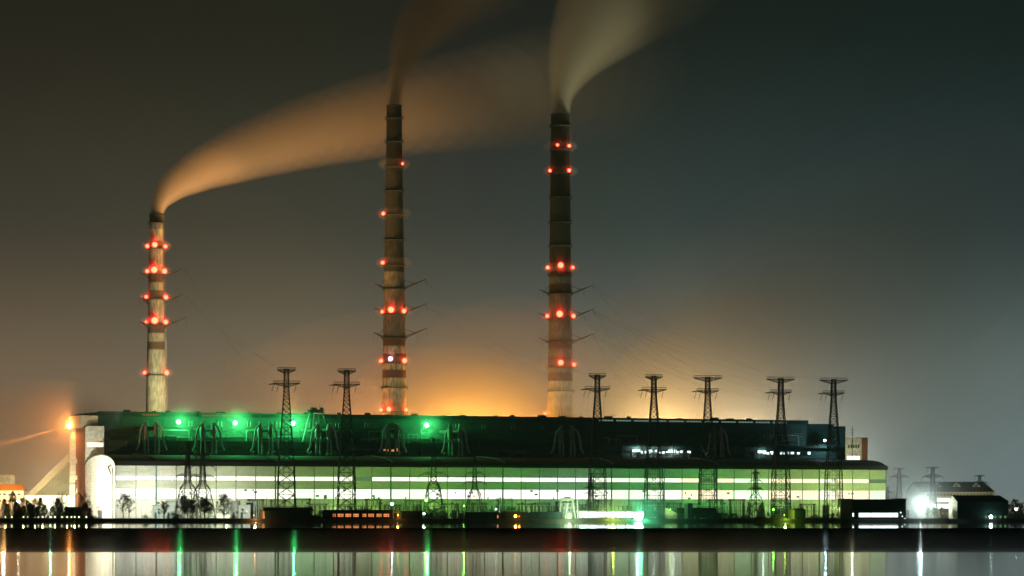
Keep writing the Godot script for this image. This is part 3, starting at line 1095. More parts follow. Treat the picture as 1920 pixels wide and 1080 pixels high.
func chimneys() -> void:
	chimney("shorter pale chimney banded dark red, set apart from the two tall ones", 292.5, 402, 38, 24,
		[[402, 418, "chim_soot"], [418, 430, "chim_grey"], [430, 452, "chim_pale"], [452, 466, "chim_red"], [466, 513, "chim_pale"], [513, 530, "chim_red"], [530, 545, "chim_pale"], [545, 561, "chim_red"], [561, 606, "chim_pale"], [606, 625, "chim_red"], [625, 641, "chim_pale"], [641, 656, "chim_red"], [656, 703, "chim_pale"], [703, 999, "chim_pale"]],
		[418, 466, 513, 561, 608, 703],
		[[277, 462, 0.9, 16.0], [292, 460, 1.3, 22.0], [310, 462, 0.9, 16.0], [277, 509, 0.9, 16.0], [291, 507, 1.5, 26.0], [309, 509, 1.2, 18.0], [275, 557, 0.8, 14.0], [311, 557, 1.1, 16.0], [275, 604, 0.6, 9.0], [292, 602, 1.6, 26.0], [311, 604, 1.1, 16.0], [272, 699, 0.8, 12.0], [313, 699, 1.1, 16.0]],
		[513, 561, 606])
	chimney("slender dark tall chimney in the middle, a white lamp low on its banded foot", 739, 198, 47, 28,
		[[198, 222, "chim_soot"], [222, 313, "chim_soot"], [313, 403, "chim_unlit"], [403, 498, "chim_unlit"], [498, 510, "chim_unlit"], [510, 542, "chim_grey"], [542, 634, "chim_grey"], [634, 649, "chim_red"], [649, 664, "chim_pale"], [664, 682, "chim_red"], [682, 694, "chim_pale"], [694, 709, "chim_red"], [709, 727, "chim_pale"], [727, 999, "chim_pale"]],
		[222, 266, 313, 358, 403, 450, 498, 542, 588, 634, 681, 727, 772],
		[[755, 308, 0.6, 8.0], [719, 401, 0.9, 12.0], [718, 493, 0.9, 12.0], [717, 585, 0.8, 12.0], [734, 582, 1.5, 26.0], [758, 584, 1.1, 18.0], [715, 677, 0.9, 14.0], [733, 674, 1.15, 16.0, "lamp_pink"], [759, 677, 1.2, 18.0], [715, 769, 0.9, 14.0], [730, 768, 1.2, 22.0], [762, 769, 0.9, 14.0]],
		[534, 580, 626])
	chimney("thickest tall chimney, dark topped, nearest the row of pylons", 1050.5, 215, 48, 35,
		[[215, 236, "chim_soot"], [236, 281, "chim_soot"], [281, 370, "chim_soot"], [370, 417, "chim_unlit"], [417, 500, "chim_unlit"], [500, 515, "chim_grey"], [515, 520, "chim_red"], [520, 533, "chim_grey"], [533, 550, "chim_red"], [550, 597, "chim_grey"], [597, 641, "chim_grey"], [641, 654, "chim_red"], [654, 670, "chim_grey"], [670, 688, "chim_red"], [688, 699, "chim_grey"], [699, 715, "chim_red"], [715, 733, "chim_pale"], [733, 999, "chim_pale"]],
		[236, 281, 324, 370, 417, 461, 515, 551, 597, 641, 689, 733],
		[[1045, 274, 0.7, 10.0], [1067, 275, 0.8, 10.0], [1031, 321, 0.8, 10.0], [1067, 321, 0.9, 12.0], [1027, 502, 0.9, 12.0], [1051, 499, 1.4, 24.0], [1074, 502, 0.8, 12.0], [1026, 593, 0.9, 14.0], [1049, 590, 1.6, 28.0], [1075, 593, 1.0, 14.0], [1051, 681, 1.4, 26.0], [1076, 684, 0.9, 14.0], [1023, 775, 0.9, 10.0]],
		[545, 590, 636])

# ---------------------------------------------------------------- pylons
func lattice(mb: MB, lv: Array, w: float) -> void:       # lv: [y, half width]; X bracing on four faces between levels
	for k in lv.size() - 1:
		var y0: float = lv[k][0]
		var y1: float = lv[k + 1][0]
		var a: float = lv[k][1]
		var b: float = lv[k + 1][1]
		var c0 := [Vector3(-a, y0, a), Vector3(a, y0, a), Vector3(a, y0, -a), Vector3(-a, y0, -a)]
		var c1 := [Vector3(-b, y1, b), Vector3(b, y1, b), Vector3(b, y1, -b), Vector3(-b, y1, -b)]
		for i in 4:
			var j := (i + 1) % 4
			mb.bar(c0[i], c1[j], w)
			mb.bar(c0[j], c1[i], w)
			mb.bar(c1[i], c1[j], w)

func legs(t: Node3D, lv: Array, w: float) -> void:
	for s in [[-1, 1], [1, 1], [1, -1], [-1, -1]]:
		var lg := MB.new()
		for k in lv.size() - 1:
			lg.bar(Vector3(s[0] * lv[k][1], lv[k][0], s[1] * lv[k][1]), Vector3(s[0] * lv[k + 1][1], lv[k + 1][0], s[1] * lv[k + 1][1]), w)
		part("leg", lg, M.pylon_steel, t)

func crossarm(t: Node3D, x0: float, x1: float, y: float, drop: float, half: float, rail: bool) -> void:
	var c := MB.new()
	for z in [-half, half]:
		c.bar(Vector3(x0, y, z), Vector3(x1, y, z), 0.32)
		c.bar(Vector3(x0, y - 0.2, z * 0.4), Vector3(x0 * 0.12, y - drop, z), 0.3)
		c.bar(Vector3(x1, y - 0.2, z * 0.4), Vector3(x1 * 0.12, y - drop, z), 0.3)
		c.bar(Vector3(x0 * 0.12, y - drop, z), Vector3(x1 * 0.12, y - drop, z), 0.3)
		var n := 10
		for i in n:
			var xa := lerpf(x0, x1, float(i) / n)
			var xb := lerpf(x0, x1, float(i + 1) / n)
			var da := drop * clampf(1.0 - (absf(xa) / (x1 if xa > 0 else -x0) - 0.12) / 0.88, 0.0, 1.0)
			var db := drop * clampf(1.0 - (absf(xb) / (x1 if xb > 0 else -x0) - 0.12) / 0.88, 0.0, 1.0)
			c.bar(Vector3(xa, y, z), Vector3(xb, y - db, z), 0.17)
			c.bar(Vector3(xa, y - da, z), Vector3(xb, y, z), 0.17)
	for i in 9:
		var x := lerpf(x0, x1, i / 8.0)
		c.bar(Vector3(x, y, -half), Vector3(x, y, half), 0.2)
	var o := part("crossarm", c, M.pylon_steel, t)
	if rail:
		var r := MB.new()
		for z in [-half, half]:
			r.bar(Vector3(x0, y + 1.4, z), Vector3(x1, y + 1.4, z), 0.16)
			for i in 13:
				var x := lerpf(x0, x1, i / 12.0)
				r.bar(Vector3(x, y, z), Vector3(x, y + 1.4, z), 0.13)
		part("railing", r, M.pylon_steel, o)

func insulator(t: Node3D, p: Vector3, d: Vector3) -> void:
	var m := MB.new()
	m.bar(p, p + d * 0.15, 0.12)
	for i in 9:
		var q := p + d * (0.15 + 0.085 * i)
		m.tube(q, q + d * 0.05, 0.24, 0.18, 6)
	m.bar(p + d * 0.1, p + d, 0.16)
	part("insulator", m, M.insulator, t)

func tall_pylon(wide: bool) -> Node3D:
	var t := thing("tall_pylon", "", "pylon", Vector3.ZERO, 0.0, "tall lattice pylons in front of the turbine hall")
	var h := 86.0
	var lv := []
	var y := 0.0
	while y < h:
		var f := y / h
		var hw := 5.1 - 1.5 * f if f < 0.3 else lerpf(4.65, 1.45, minf(1.0, (f - 0.3) / 0.55)) - maxf(0.0, f - 0.85) * 1.5
		lv.append([y, hw])
		y += maxf(2.3, hw * 1.35)
	lv.append([h, 1.25])
	legs(t, lv, 0.5)
	var br := MB.new()
	lattice(br, lv, 0.24)
	for k in lv.size() - 1:
		if lv[k][0] < 50.0:
			for z in [-1.0, 1.0]:
				for x in [-0.36, 0.36]:
					br.bar(Vector3(x * lv[k][1], lv[k][0], z * lv[k][1]), Vector3(x * lv[k + 1][1], lv[k + 1][0], z * lv[k + 1][1]), 0.17)
	part("bracing", br, M.pylon_steel, t)
	var dia := MB.new()
	for k in [1, 3, 5]:
		var q: float = lv[k][1]
		dia.bar(Vector3(-q, lv[k][0], -q), Vector3(q, lv[k][0], q), 0.22)
		dia.bar(Vector3(-q, lv[k][0], q), Vector3(q, lv[k][0], -q), 0.22)
	part("plan_bracing", dia, M.pylon_steel, t)
	if wide:
		crossarm(t, -8.6, 8.6, h - 0.5, 2.3, 1.25, true)
		crossarm(t, -6.6, 6.6, h - 8.4, 2.0, 1.3, true)
	else:
		crossarm(t, -5.2, 5.2, h - 0.5, 2.3, 1.25, true)
		crossarm(t, -7.4, 7.6, h - 8.2, 2.0, 1.3, true)
	var jib := MB.new()
	var yj := h - 8.4 if wide else h - 8.2
	jib.bar(Vector3(-6.2, yj, 1.2), Vector3(-10.2, yj - 0.7, 1.5), 0.4)
	jib.bar(Vector3(-6.2, yj - 0.7, -1.2), Vector3(-10.2, yj - 0.7, 1.5), 0.3)
	part("jib", jib, M.pylon_steel, t)
	for x in [-7.4, -4.6, 5.6]:
		insulator(t, Vector3(x, yj - 1.0, 1.2), Vector3(-1.3, -4.3, 1.0))
	return t

func small_pylon() -> Node3D:
	var t := thing("arched_pylon", "", "pylon", Vector3.ZERO, 0.0, "smaller lattice pylons of the switchyard")
	var lv := [[0.0, 3.6], [6.0, 3.0], [11.0, 2.5], [15.0, 2.1], [18.5, 1.8], [21.5, 1.6], [24.0, 1.45], [26.4, 1.35], [28.6, 1.25], [30.7, 1.15], [32.7, 1.05], [34.6, 0.95], [36.4, 0.85]]
	legs(t, lv, 0.4)
	var br := MB.new()
	lattice(br, lv, 0.22)
	part("bracing", br, M.pylon_steel, t)
	# arched lower arm
	for s in [-1.0, 1.0]:
		var a := MB.new()
		for z in [-0.9, 0.9]:
			var top := []
			var bot := []
			for i in 7:
				var f := i / 6.0
				top.append(Vector3(s * (1.1 + 6.6 * f), 31.4 - 2.2 * f * f, z * (1 - f * 0.8)))
				bot.append(Vector3(s * (1.2 + 6.4 * f), 28.4 + 1.0 * f * (1 - f) * 2.0 + 0.9 * f, z * (1 - f * 0.8)))
			for i in 6:
				a.bar(top[i], top[i + 1], 0.26)
				a.bar(bot[i], bot[i + 1], 0.22)
				a.bar(top[i], bot[i + 1], 0.15)
				a.bar(bot[i], top[i + 1], 0.15)
		part("crossarm", a, M.pylon_steel, t)
		insulator(t, Vector3(s * 7.5, 29.0, 0), Vector3(s * 1.2, -3.4, 0.5))
	# flat top arm
	var ta := MB.new()
	for z in [-0.7, 0.7]:
		ta.bar(Vector3(-4.4, 36.6, z * 0.4), Vector3(4.4, 36.6, z * 0.4), 0.26)
		ta.bar(Vector3(-4.4, 36.6, z * 0.3), Vector3(-1.0, 34.9, z), 0.2)
		ta.bar(Vector3(4.4, 36.6, z * 0.3), Vector3(1.0, 34.9, z), 0.2)
		for i in 8:
			ta.bar(Vector3(-4.4 + i * 1.1, 36.6, z * 0.4), Vector3(-3.9 + i * 1.1, 35.9, z * 0.6), 0.13)
	part("crossarm", ta, M.pylon_steel, t)
	insulator(t, Vector3(-4.3, 36.4, 0), Vector3(0.2, -3.6, 0.2))
	return t

func cat_pylon() -> Node3D:
	var t := thing("triple_arm_pylon", "", "pylon", Vector3.ZERO, 0.0, "smaller lattice pylons of the switchyard")
	var lv := [[0.0, 6.2], [7.0, 5.2], [13.0, 4.3], [18.0, 3.5], [21.5, 1.6], [24.0, 1.5], [26.5, 1.4], [29.0, 1.3], [31.4, 1.2], [33.7, 1.1], [36.0, 1.0], [38.2, 0.9], [40.5, 0.8], [43.5, 0.55], [46.5, 0.4]]
	legs(t, lv, 0.42)
	var br := MB.new()
	lattice(br, lv, 0.22)
	part("bracing", br, M.pylon_steel, t)
	for q in [[26.0, 8.2], [32.5, 7.4], [39.0, 4.6]]:
		for s in [-1.0, 1.0]:
			var a := MB.new()
			var y: float = q[0]
			var ln: float = q[1]
			for z in [-1.0, 1.0]:
				var tip := Vector3(s * ln, y - 1.3, 0)
				a.bar(Vector3(s * 1.2, y + 0.9, z), Vector3(s * ln * 0.6, y + 0.6, z * 0.5), 0.24)
				a.bar(Vector3(s * ln * 0.6, y + 0.6, z * 0.5), tip, 0.24)
				a.bar(Vector3(s * 1.2, y - 0.9, z), Vector3(s * ln * 0.6, y - 0.4, z * 0.5), 0.22)
				a.bar(Vector3(s * ln * 0.6, y - 0.4, z * 0.5), tip, 0.2)
				for i in 4:
					a.bar(Vector3(s * lerpf(1.2, ln * 0.6, i / 4.0), y + 0.8, z * 0.8), Vector3(s * lerpf(1.2, ln * 0.6, (i + 1) / 4.0), y - 0.5, z * 0.7), 0.14)
			part("crossarm", a, M.pylon_steel, t)
			insulator(t, Vector3(s * ln, y - 1.3, 0), Vector3(s * 0.9, -2.4, 0.6))
	var hd := MB.new()
	hd.bar(Vector3(-2.4, 46.4, 0), Vector3(2.4, 46.4, 0), 0.3)
	part("peak_arm", hd, M.pylon_steel, t)
	return t

var tall := []
var gl_spots := []
func pylons() -> void:
	var a := tall_pylon(false)
	var b := tall_pylon(true)
	var names := ["narrow topped tall pylon beside the green floodlight and roof frame", "narrow topped tall pylon behind the shed with orange windows", "narrow topped tall pylon closest to the thick chimney", "narrow topped tall pylon behind the brightest cyan shore lamp", "wide topped tall pylon behind the dark gabled boat shed", "wide topped tall pylon standing behind the small olive hut", "wide topped tall pylon at the far end, beside the red edged tower"]
	var xs := [537, 650, 1120, 1226, 1327, 1464, 1563]
	for i in 7:
		var u := u_of(xs[i], -55)
		var p := pl(u, GY, -55)
		tall.append(p)
		var o: Node3D
		if i == 0:
			o = a
		elif i == 4:
			o = b
		else:
			o = dup(a if i < 4 else b, "tall_pylon", "", p)
		o.position = p
		o.rotation.y = TURN * 0.3 + 0.05 * sin(i * 3.0)
		o.set_meta("label", names[i])
	var c := cat_pylon()
	var cs := [[352, 1852, 0.94, "triple armed pylon rising from the shore trees, twin nearer the white lit gable"], [380, 1868, 0.93, "triple armed pylon rising from the shore trees, twin further from the gable"], [813, 1856, 0.98, "dark triple armed pylon with spread feet behind the bright green hut"], [890, 1880, 0.80, "triple armed pylon in front of lit windows, behind the long dark reeds"], [1417, 1850, 0.66, "short triple armed pylon between two tall pylons near the square dark hut"], [1108, 1838, 0.55, "lowest triple armed pylon, behind the bright lit jetty"]]
	for i in cs.size():
		var o := c if i == 0 else dup(c, "triple_arm_pylon", "", Vector3.ZERO)
		o.position = gx(cs[i][0], cs[i][1])
		o.scale = Vector3.ONE * cs[i][2]
		o.rotation.y = [0.5, 0.45, 0.1, 0.2, 0.6, 0.3][i]
		o.set_meta("label", cs[i][3])
	var s := small_pylon()
	var ss := [[1749, 1872, 0.80, "arched arm pylon beside the brilliant white lamp on the shore"], [1837, 2030, 0.72, "arched arm pylon partly hidden by the dark gabled house"], [1664, 2500, 0.62, "small far pylon just past the end of the turbine hall"], [1686, 3900, 1.5, "faint distant pylon in the haze between hall and long house"]]
	for i in ss.size():
		var o := s if i == 0 else dup(s, "arched_pylon", "", Vector3.ZERO)
		o.position = gx(ss[i][0], ss[i][1])
		o.scale = Vector3.ONE * ss[i][2]
		o.set_meta("label", ss[i][3])

# ---------------------------------------------------------------- switchyard
func switchyard() -> void:
	# portal gantries: two lattice legs and a beam
	var g := MB.new()
	var t := thing("portal_gantry", "", "gantry", Vector3.ZERO, 0.0, "portal gantries of the switchyard")
	for s in [-4.0, 4.0]:
		var lg := MB.new()
		for q in [[-0.5, 0.5], [0.5, 0.5], [0.5, -0.5], [-0.5, -0.5]]:
			lg.bar(Vector3(s + q[0], 0, q[1]), Vector3(s + q[0] * 0.6, 12, q[1] * 0.6), 0.16)
		for i in 8:
			lg.bar(Vector3(s - 0.5, i * 1.5, 0.5), Vector3(s + 0.5, i * 1.5 + 1.5, 0.5), 0.1)
			lg.bar(Vector3(s + 0.5, i * 1.5, 0.5), Vector3(s - 0.5, i * 1.5 + 1.5, 0.5), 0.1)
		part("leg", lg, M.pylon_steel, t)
	for z in [-0.5, 0.5]:
		g.bar(Vector3(-5, 12, z), Vector3(5, 12, z), 0.22)
		g.bar(Vector3(-5, 11, z), Vector3(5, 11, z), 0.22)
		for i in 10:
			g.bar(Vector3(-5 + i, 11, z), Vector3(-4 + i, 12, z), 0.12)
	part("beam", g, M.pylon_steel, t)
	for x in [-2.5, 0.0, 2.5]:
		insulator(t, Vector3(x, 11, 0.5), Vector3(0, -2.6, 0.6))
	var spots := []
	var seen_marks := {}
	var seen_racks := {}
	var marks := ["the dark boathouse", "the shed with orange windows", "the bright green hut", "the dark reeds", "the two amber lamps", "the lit loading frame", "the bright jetty", "the cyan lamp", "the hut with a lit front", "the dark gabled boat shed", "the square dark hut", "the olive hut", "the flat roofed shore hall"]
	var mx := [520, 665, 873, 905, 968, 1066, 1150, 1200, 1256, 1310, 1425, 1494, 1560]
	for i in 27:
		spots.append(485 + i * 41.0 + rng.randf_range(-12, 12))
	for i in spots.size():
		var o := t if i == 0 else dup(t, "portal_gantry", "", Vector3.ZERO)
		var d := rng.randf_range(1832, 1885)
		o.position = gx(spots[i], d)
		o.rotation.y = rng.randf_range(-0.5, 0.5)
		var sc := rng.randf_range(0.62, 0.98)
		o.scale = Vector3(1, sc, 1)
		var best := 0
		for k in mx.size():
			if absf(mx[k] - spots[i]) < absf(mx[best] - spots[i]):
				best = k
		seen_marks[best] = seen_marks.get(best, 0) + 1
		o.set_meta("label", "%ssteel portal gantry behind %s" % [["", "second ", "third ", "fourth ", "fifth ", "sixth "][seen_marks[best] - 1], marks[best]])
	# racks of switchgear: posts with insulator stacks on a frame
	var r := thing("switch_rack", "", "switchgear", Vector3.ZERO, 0.0, "racks of switchgear on the yard")
	var fr := MB.new()
	for i in 5:
		fr.bar(Vector3(-5 + i * 2.5, 0, 0), Vector3(-5 + i * 2.5, 4.2, 0), 0.24)
		fr.bar(Vector3(-5 + i * 2.5, 0, 2.0), Vector3(-5 + i * 2.5, 4.2, 2.0), 0.2)
	fr.bar(Vector3(-5.4, 4.2, 0), Vector3(5.4, 4.2, 0), 0.22)
	fr.bar(Vector3(-5.4, 4.2, 2), Vector3(5.4, 4.2, 2), 0.22)
	part("frame", fr, M.grey_steel, r)
	for i in 5:
		var st := MB.new()
		for k in 9:
			st.tube(Vector3(-5 + i * 2.5, 4.3 + k * 0.3, 1), Vector3(-5 + i * 2.5, 4.48 + k * 0.3, 1), 0.32, 0.2, 6)
		st.bar(Vector3(-5 + i * 2.5, 4.2, 1), Vector3(-5 + i * 2.5, 7.2, 1), 0.2)
		part("insulator", st, M.grey_steel, r)
	var bb := MB.new()
	bb.tube(Vector3(-5.6, 7.2, 1), Vector3(5.6, 7.2, 1), 0.12, 0.12, 6)
	part("busbar", bb, M.bright_steel, r)
	var n := 0
	for i in 40:
		var o := r if i == 0 else dup(r, "switch_rack", "", Vector3.ZERO)
		var px := 478 + i * 27.3 + rng.randf_range(-10, 10)
		o.position = gx(px, rng.randf_range(1815, 1895))
		o.rotation.y = rng.randf_range(-0.35, 0.35)
		var best := 0
		for k in mx.size():
			if absf(mx[k] - px) < absf(mx[best] - px):
				best = k
		seen_racks[best] = seen_racks.get(best, 0) + 1
		o.set_meta("label", "%srack of switchgear with insulator posts behind %s" % [["", "second ", "third ", "fourth ", "fifth ", "sixth ", "seventh ", "eighth "][seen_racks[best] - 1], marks[best]])
	# slim lightning masts among the racks
	for i in 12:
		var px: float = [500, 580, 625, 690, 782, 868, 935, 985, 1092, 1178, 1352, 1500][i]
		var lm := thing("lightning_mast", "slim lightning mast in the switchyard, the %s counting from the boathouse" % ["first", "second", "third", "fourth", "fifth", "sixth", "seventh", "eighth", "ninth", "tenth", "eleventh", "twelfth"][i], "mast", gx(px, rng.randf_range(1825, 1890)), 0.0, "slim lightning masts of the switchyard")
		var mh := rng.randf_range(13, 21)
		var mp := MB.new()
		mp.tube(Vector3.ZERO, Vector3(0, mh * 0.6, 0), 0.22, 0.16, 6)
		mp.tube(Vector3(0, mh * 0.6, 0), Vector3(0, mh, 0), 0.13, 0.05, 6)
		part("pole", mp, M.pylon_steel, lm)
	# transformers
	var tf := thing("transformer", "", "transformer", Vector3.ZERO, 0.0, "transformers by the turbine hall")
	var tk := MB.new()
	tk.boxr(-3.2, 3.2, 0.4, 4.4, -1.6, 1.6)
	part("tank", tk, M.grey_steel, tf)
	var fn := MB.new()
	for i in 14:
		fn.boxr(-3.0 + i * 0.45, -2.85 + i * 0.45, 0.8, 3.9, 1.62, 2.5)
	part("cooling_fins", fn, M.grey_steel, tf)
	var cs := MB.new()
	cs.tube(Vector3(-3.0, 5.6, -0.6), Vector3(3.0, 5.6, -0.6), 0.7, 0.7, 10)
	cs.bar(Vector3(-2, 4.4, -0.6), Vector3(-2, 5.2, -0.6), 0.2)
	cs.bar(Vector3(2, 4.4, -0.6), Vector3(2, 5.2, -0.6), 0.2)
	part("conservator", cs, M.grey_steel, tf)
	for x in [-2.0, 0.0, 2.0]:
		var bs := MB.new()
		bs.bar(Vector3(x, 4.4, 0.6), Vector3(x * 1.3, 7.2, 1.0), 0.28)
		part("bushing", bs, M.insulator, tf)
	for i in 9:
		var o := tf if i == 0 else dup(tf, "transformer", "", Vector3.ZERO)
		var u := 105.0 + i * 47.0
		o.position = pl(u, GY, -14)
		o.rotation.y = TURN
		o.set_meta("label", "%s finned transformer along the turbine hall, counting from the white gable" % ["first", "second", "third", "fourth", "fifth", "sixth", "seventh", "eighth", "ninth"][i])

# ---------------------------------------------------------------- buildings along the shore
func wall_box(called: String, x0: float, x1: float, y0: float, y1: float, z0: float, z1: float, m: Material, t: Node3D) -> MeshInstance3D:
	var b := MB.new()
	b.boxr(x0, x1, y0, y1, z0, z1)
	return part(called, b, m, t)

func gable_roof(t: Node3D, x0: float, x1: float, z0: float, z1: float, ye: float, yr: float, m: Material, across := false) -> MeshInstance3D:
	# ridge along x unless across; z0 is the near side
	var b := MB.new()
	var th := 0.3
	if not across:
		var zm := (z0 + z1) / 2
		for k in 2:
			var yo := -th * k
			b.quad(Vector3(x0, ye + yo, z0), Vector3(x1, ye + yo, z0), Vector3(x1, yr + yo, zm), Vector3(x0, yr + yo, zm))
			b.quad(Vector3(x1, ye + yo, z1), Vector3(x0, ye + yo, z1), Vector3(x0, yr + yo, zm), Vector3(x1, yr + yo, zm))
		b.quad(Vector3(x0, ye - th, z0), Vector3(x1, ye - th, z0), Vector3(x1, ye, z0), Vector3(x0, ye, z0))
		for x in [x0, x1]:
			b.quad(Vector3(x, ye - th, z0), Vector3(x, ye, z0), Vector3(x, yr, zm), Vector3(x, yr - th, zm))
			b.quad(Vector3(x, ye - th, z1), Vector3(x, ye, z1), Vector3(x, yr, zm), Vector3(x, yr - th, zm))
	else:
		var xm := (x0 + x1) / 2
		for k in 2:
			var yo := -th * k
			b.quad(Vector3(x0, ye + yo, z0), Vector3(xm, yr + yo, z0), Vector3(xm, yr + yo, z1), Vector3(x0, ye + yo, z1))
			b.quad(Vector3(xm, yr + yo, z0), Vector3(x1, ye + yo, z0), Vector3(x1, ye + yo, z1), Vector3(xm, yr + yo, z1))
		for z in [z0, z1]:
			b.quad(Vector3(x0, ye - th, z), Vector3(xm, yr - th, z), Vector3(xm, yr, z), Vector3(x0, ye, z))
			b.quad(Vector3(xm, yr - th, z), Vector3(x1, ye - th, z), Vector3(x1, ye, z), Vector3(xm, yr, z))
	return part("roof", b, m, t)

func X(px: float, d: float) -> float:
	return (px - 960.0) * d / F

func shore_buildings() -> void:
	var d := 1768.0
	# dark boathouse with a lit end wall
	var t := thing("boathouse", "dark boathouse on the water with one end wall lit orange", "boathouse", Vector3.ZERO)
	var x0 := X(496, d)
	var x1 := X(582, d)
	wall_box("wall", x0, x1, 0.2, y_of(957, d), -d, -d - 16, M.shore_wall, t)
	var e := MB.new()
	e.quad(Vector3(X(484, d + 8), 0.6, -d - 14), Vector3(x0 - 0.05, 0.6, -d - 0.1), Vector3(x0 - 0.05, y_of(957, d), -d - 0.1), Vector3(X(484, d + 8), y_of(957, d), -d - 14))
	e.tri(Vector3(X(484, d + 8), y_of(957, d), -d - 14), Vector3(x0 - 0.05, y_of(957, d), -d - 0.1), Vector3((x0 + X(484, d + 8)) / 2, y_of(953, d), -d - 7))
	part("end_wall", e, M.cream_wall, t)
	gable_roof(t, x0 - 1.0, x1 + 0.6, -d + 0.6, -d - 17, y_of(957.5, d), y_of(951, d), M.shore_wall)
	wall_box("lean_to", x1 + 0.02, X(600, d), 0.2, y_of(966, d), -d - 1, -d - 10, M.shore_wall, t)
	floodlight(at(476, 966, d - 2), "lamp_amber", Color(1.0, 0.72, 0.45), 70.0, 0.18, "small amber lamp by the boathouse's lit end wall", "", 0.0, 0.0, Vector3(1, 0, 0))
	# long shed with orange windows
	t = thing("long_shed", "long low dark shed on the water with a row of orange windows", "shed", Vector3.ZERO)
	x0 = X(604, d)
	x1 = X(735, d)
	wall_box("wall", x0, x1, 0.2, y_of(958, d), -d - 0.5, -d - 14, M.shore_wall, t)
	wall_box("roof", x0 - 0.5, x1 + 0.4, y_of(958, d) + 0.02, y_of(957, d) + 0.25, -d + 0.1, -d - 14.5, M.dark_steel, t)
	for i in 8:
		var a := X(619 + i * 14.3, d)
		var b := MB.new()
		var wd := [1.6, 3.0, 3.0, 3.0, 2.2, 3.0, 2.6, 3.0]
		var a0: float = a + 3.0 - wd[i]
		b.boxr(a0, a + 3.0, y_of(969, d), y_of(963.4, d), -d - 0.42, -d - 0.48)
		var wn := part("window", b, M.win_orange, t)
		var f := MB.new()
		for k in 4:
			f.boxr(a0 + (wd[i]) * k / 4.0 - 0.1, a0 + (wd[i]) * k / 4.0 + 0.1 + 0.1 * sin(i * 5.0 + k), y_of(969, d), y_of(963.4, d), -d - 0.3, -d - 0.4)
		f.boxr(a0, a + 3.0, y_of(966.5, d) - 0.08, y_of(966.5, d) + 0.08, -d - 0.3, -d - 0.4)
		part("mullion", f, M.dark_steel, wn)
	# small orange lit hut
	t = thing("gatehouse", "tiny gabled hut lit orange at the end of the long shed", "hut", Vector3.ZERO)
	var xa := X(737, d)
	var xb := X(750, d)
	wall_box("wall", xa, xb, 0.6, y_of(959.5, d), -d - 1, -d - 6, M.cream_wall, t)
	gable_roof(t, xa - 0.3, xb + 0.3, -d - 0.6, -d - 6.4, y_of(959.5, d), y_of(953, d), M.roof_orange, true)
	wall_box("door", xa + 0.4, xa + 2.0, 0.6, y_of(962, d), -d - 0.92, -d - 0.98, M.shore_wall, t)
	floodlight(at(746, 966, d - 2), "lamp_amber", Color(1.0, 0.6, 0.25), 16.0, 0.3, "small amber lamp on the front of the orange gabled hut", "")
	# dark long low buildings towards the middle
	t = thing("pump_house", "flat dark pump house between the orange hut and the bright green hut", "building", Vector3.ZERO)
	wall_box("wall", X(752, d), X(792, d), 0.2, y_of(959, d), -d - 2, -d - 14, M.shore_wall, t)
	wall_box("roof", X(751, d), X(793, d), y_of(959, d) + 0.02, y_of(957.6, d), -d - 1.5, -d - 14.4, M.dark_steel, t)
	t = thing("green_hut", "small bright green lit hut beside the spread feet of a pylon", "hut", Vector3.ZERO)
	wall_box("wall", X(848, d), X(856, d), 1.5, y_of(959, d), -d - 14, -d - 18, M.white_wall, t)
	wall_box("roof", X(847.5, d), X(856.5, d), y_of(959, d) + 0.02, y_of(958, d), -d - 13.6, -d - 18.4, M.dark_steel, t)
	t = thing("service_hut", "low grey green hut next to the bright green hut", "hut", Vector3.ZERO)
	wall_box("wall", X(858.5, d), X(867, d), 1.5, y_of(963, d), -d - 14, -d - 18, M.panel_b, t)
	wall_box("roof", X(858, d), X(867.5, d), y_of(963, d) + 0.02, y_of(962.3, d), -d - 13.6, -d - 18.4, M.dark_steel, t)
	t = thing("dark_warehouse", "very long flat dark warehouse with two amber lamps on its front", "building", Vector3.ZERO)
	wall_box("wall", X(872, d), X(1052, d), 0.2, y_of(961, d), -d - 2, -d - 16, M.shore_wall, t)
	wall_box("roof", X(870, d), X(1053, d), y_of(961, d) + 0.02, y_of(959.8, d), -d - 1.4, -d - 16.4, M.dark_steel, t)
	for i in 11:
		wall_box("pier", X(880 + i * 16, d), X(881.3 + i * 16, d), 0.2, y_of(961.2, d), -d - 1.8, -d - 1.98, M.dark_steel, t)
	var sw := wall_box("window", X(932.4, d), X(934.2, d), y_of(971.5, d), y_of(966, d), -d - 1.86, -d - 1.96, M.win_orange, t)
	floodlight(at(966.5, 967.6, d + 0.6), "lamp_amber", Color(1.0, 0.66, 0.25), 12.0, 0.75, "larger round amber lamp on the front of the dark warehouse", "amber lamps of the dark warehouse")
	floodlight(at(973.5, 968, d + 0.8), "lamp_amber_dim", Color(1.0, 0.55, 0.12), 4.0, 0.45, "smaller round amber lamp on the front of the dark warehouse", "amber lamps of the dark warehouse")
	# loading frame, lit green
	t = thing("loading_frame", "white and green lit loading frame with an A shaped opening at the jetty's end", "steel frame", Vector3.ZERO)
	for q in [[1050, 1052], [1060, 1066], [1080, 1074], [1084, 1083]]:
		var lg := MB.new()
		lg.bar(Vector3(X(q[0], d), 0.5, -d - 4), Vector3(X(q[1], d), y_of(938, d), -d - 6), 0.7)
		part("leg", lg, M.white_wall, t)
	var lf := MB.new()
	for y in [944.0, 952.0, 960.0, 968.0]:
		lf.bar(Vector3(X(1049, d), y_of(y, d), -d - 4.4), Vector3(X(1085, d), y_of(y, d), -d - 4.4), 0.3)
	for i in 6:
		lf.bar(Vector3(X(1049 + i * 6, d), y_of(968, d), -d - 4.4), Vector3(X(1055 + i * 6, d), y_of(944, d), -d - 4.4), 0.22)
	part("bracing", lf, M.panel_b, t)
	var lh := MB.new()
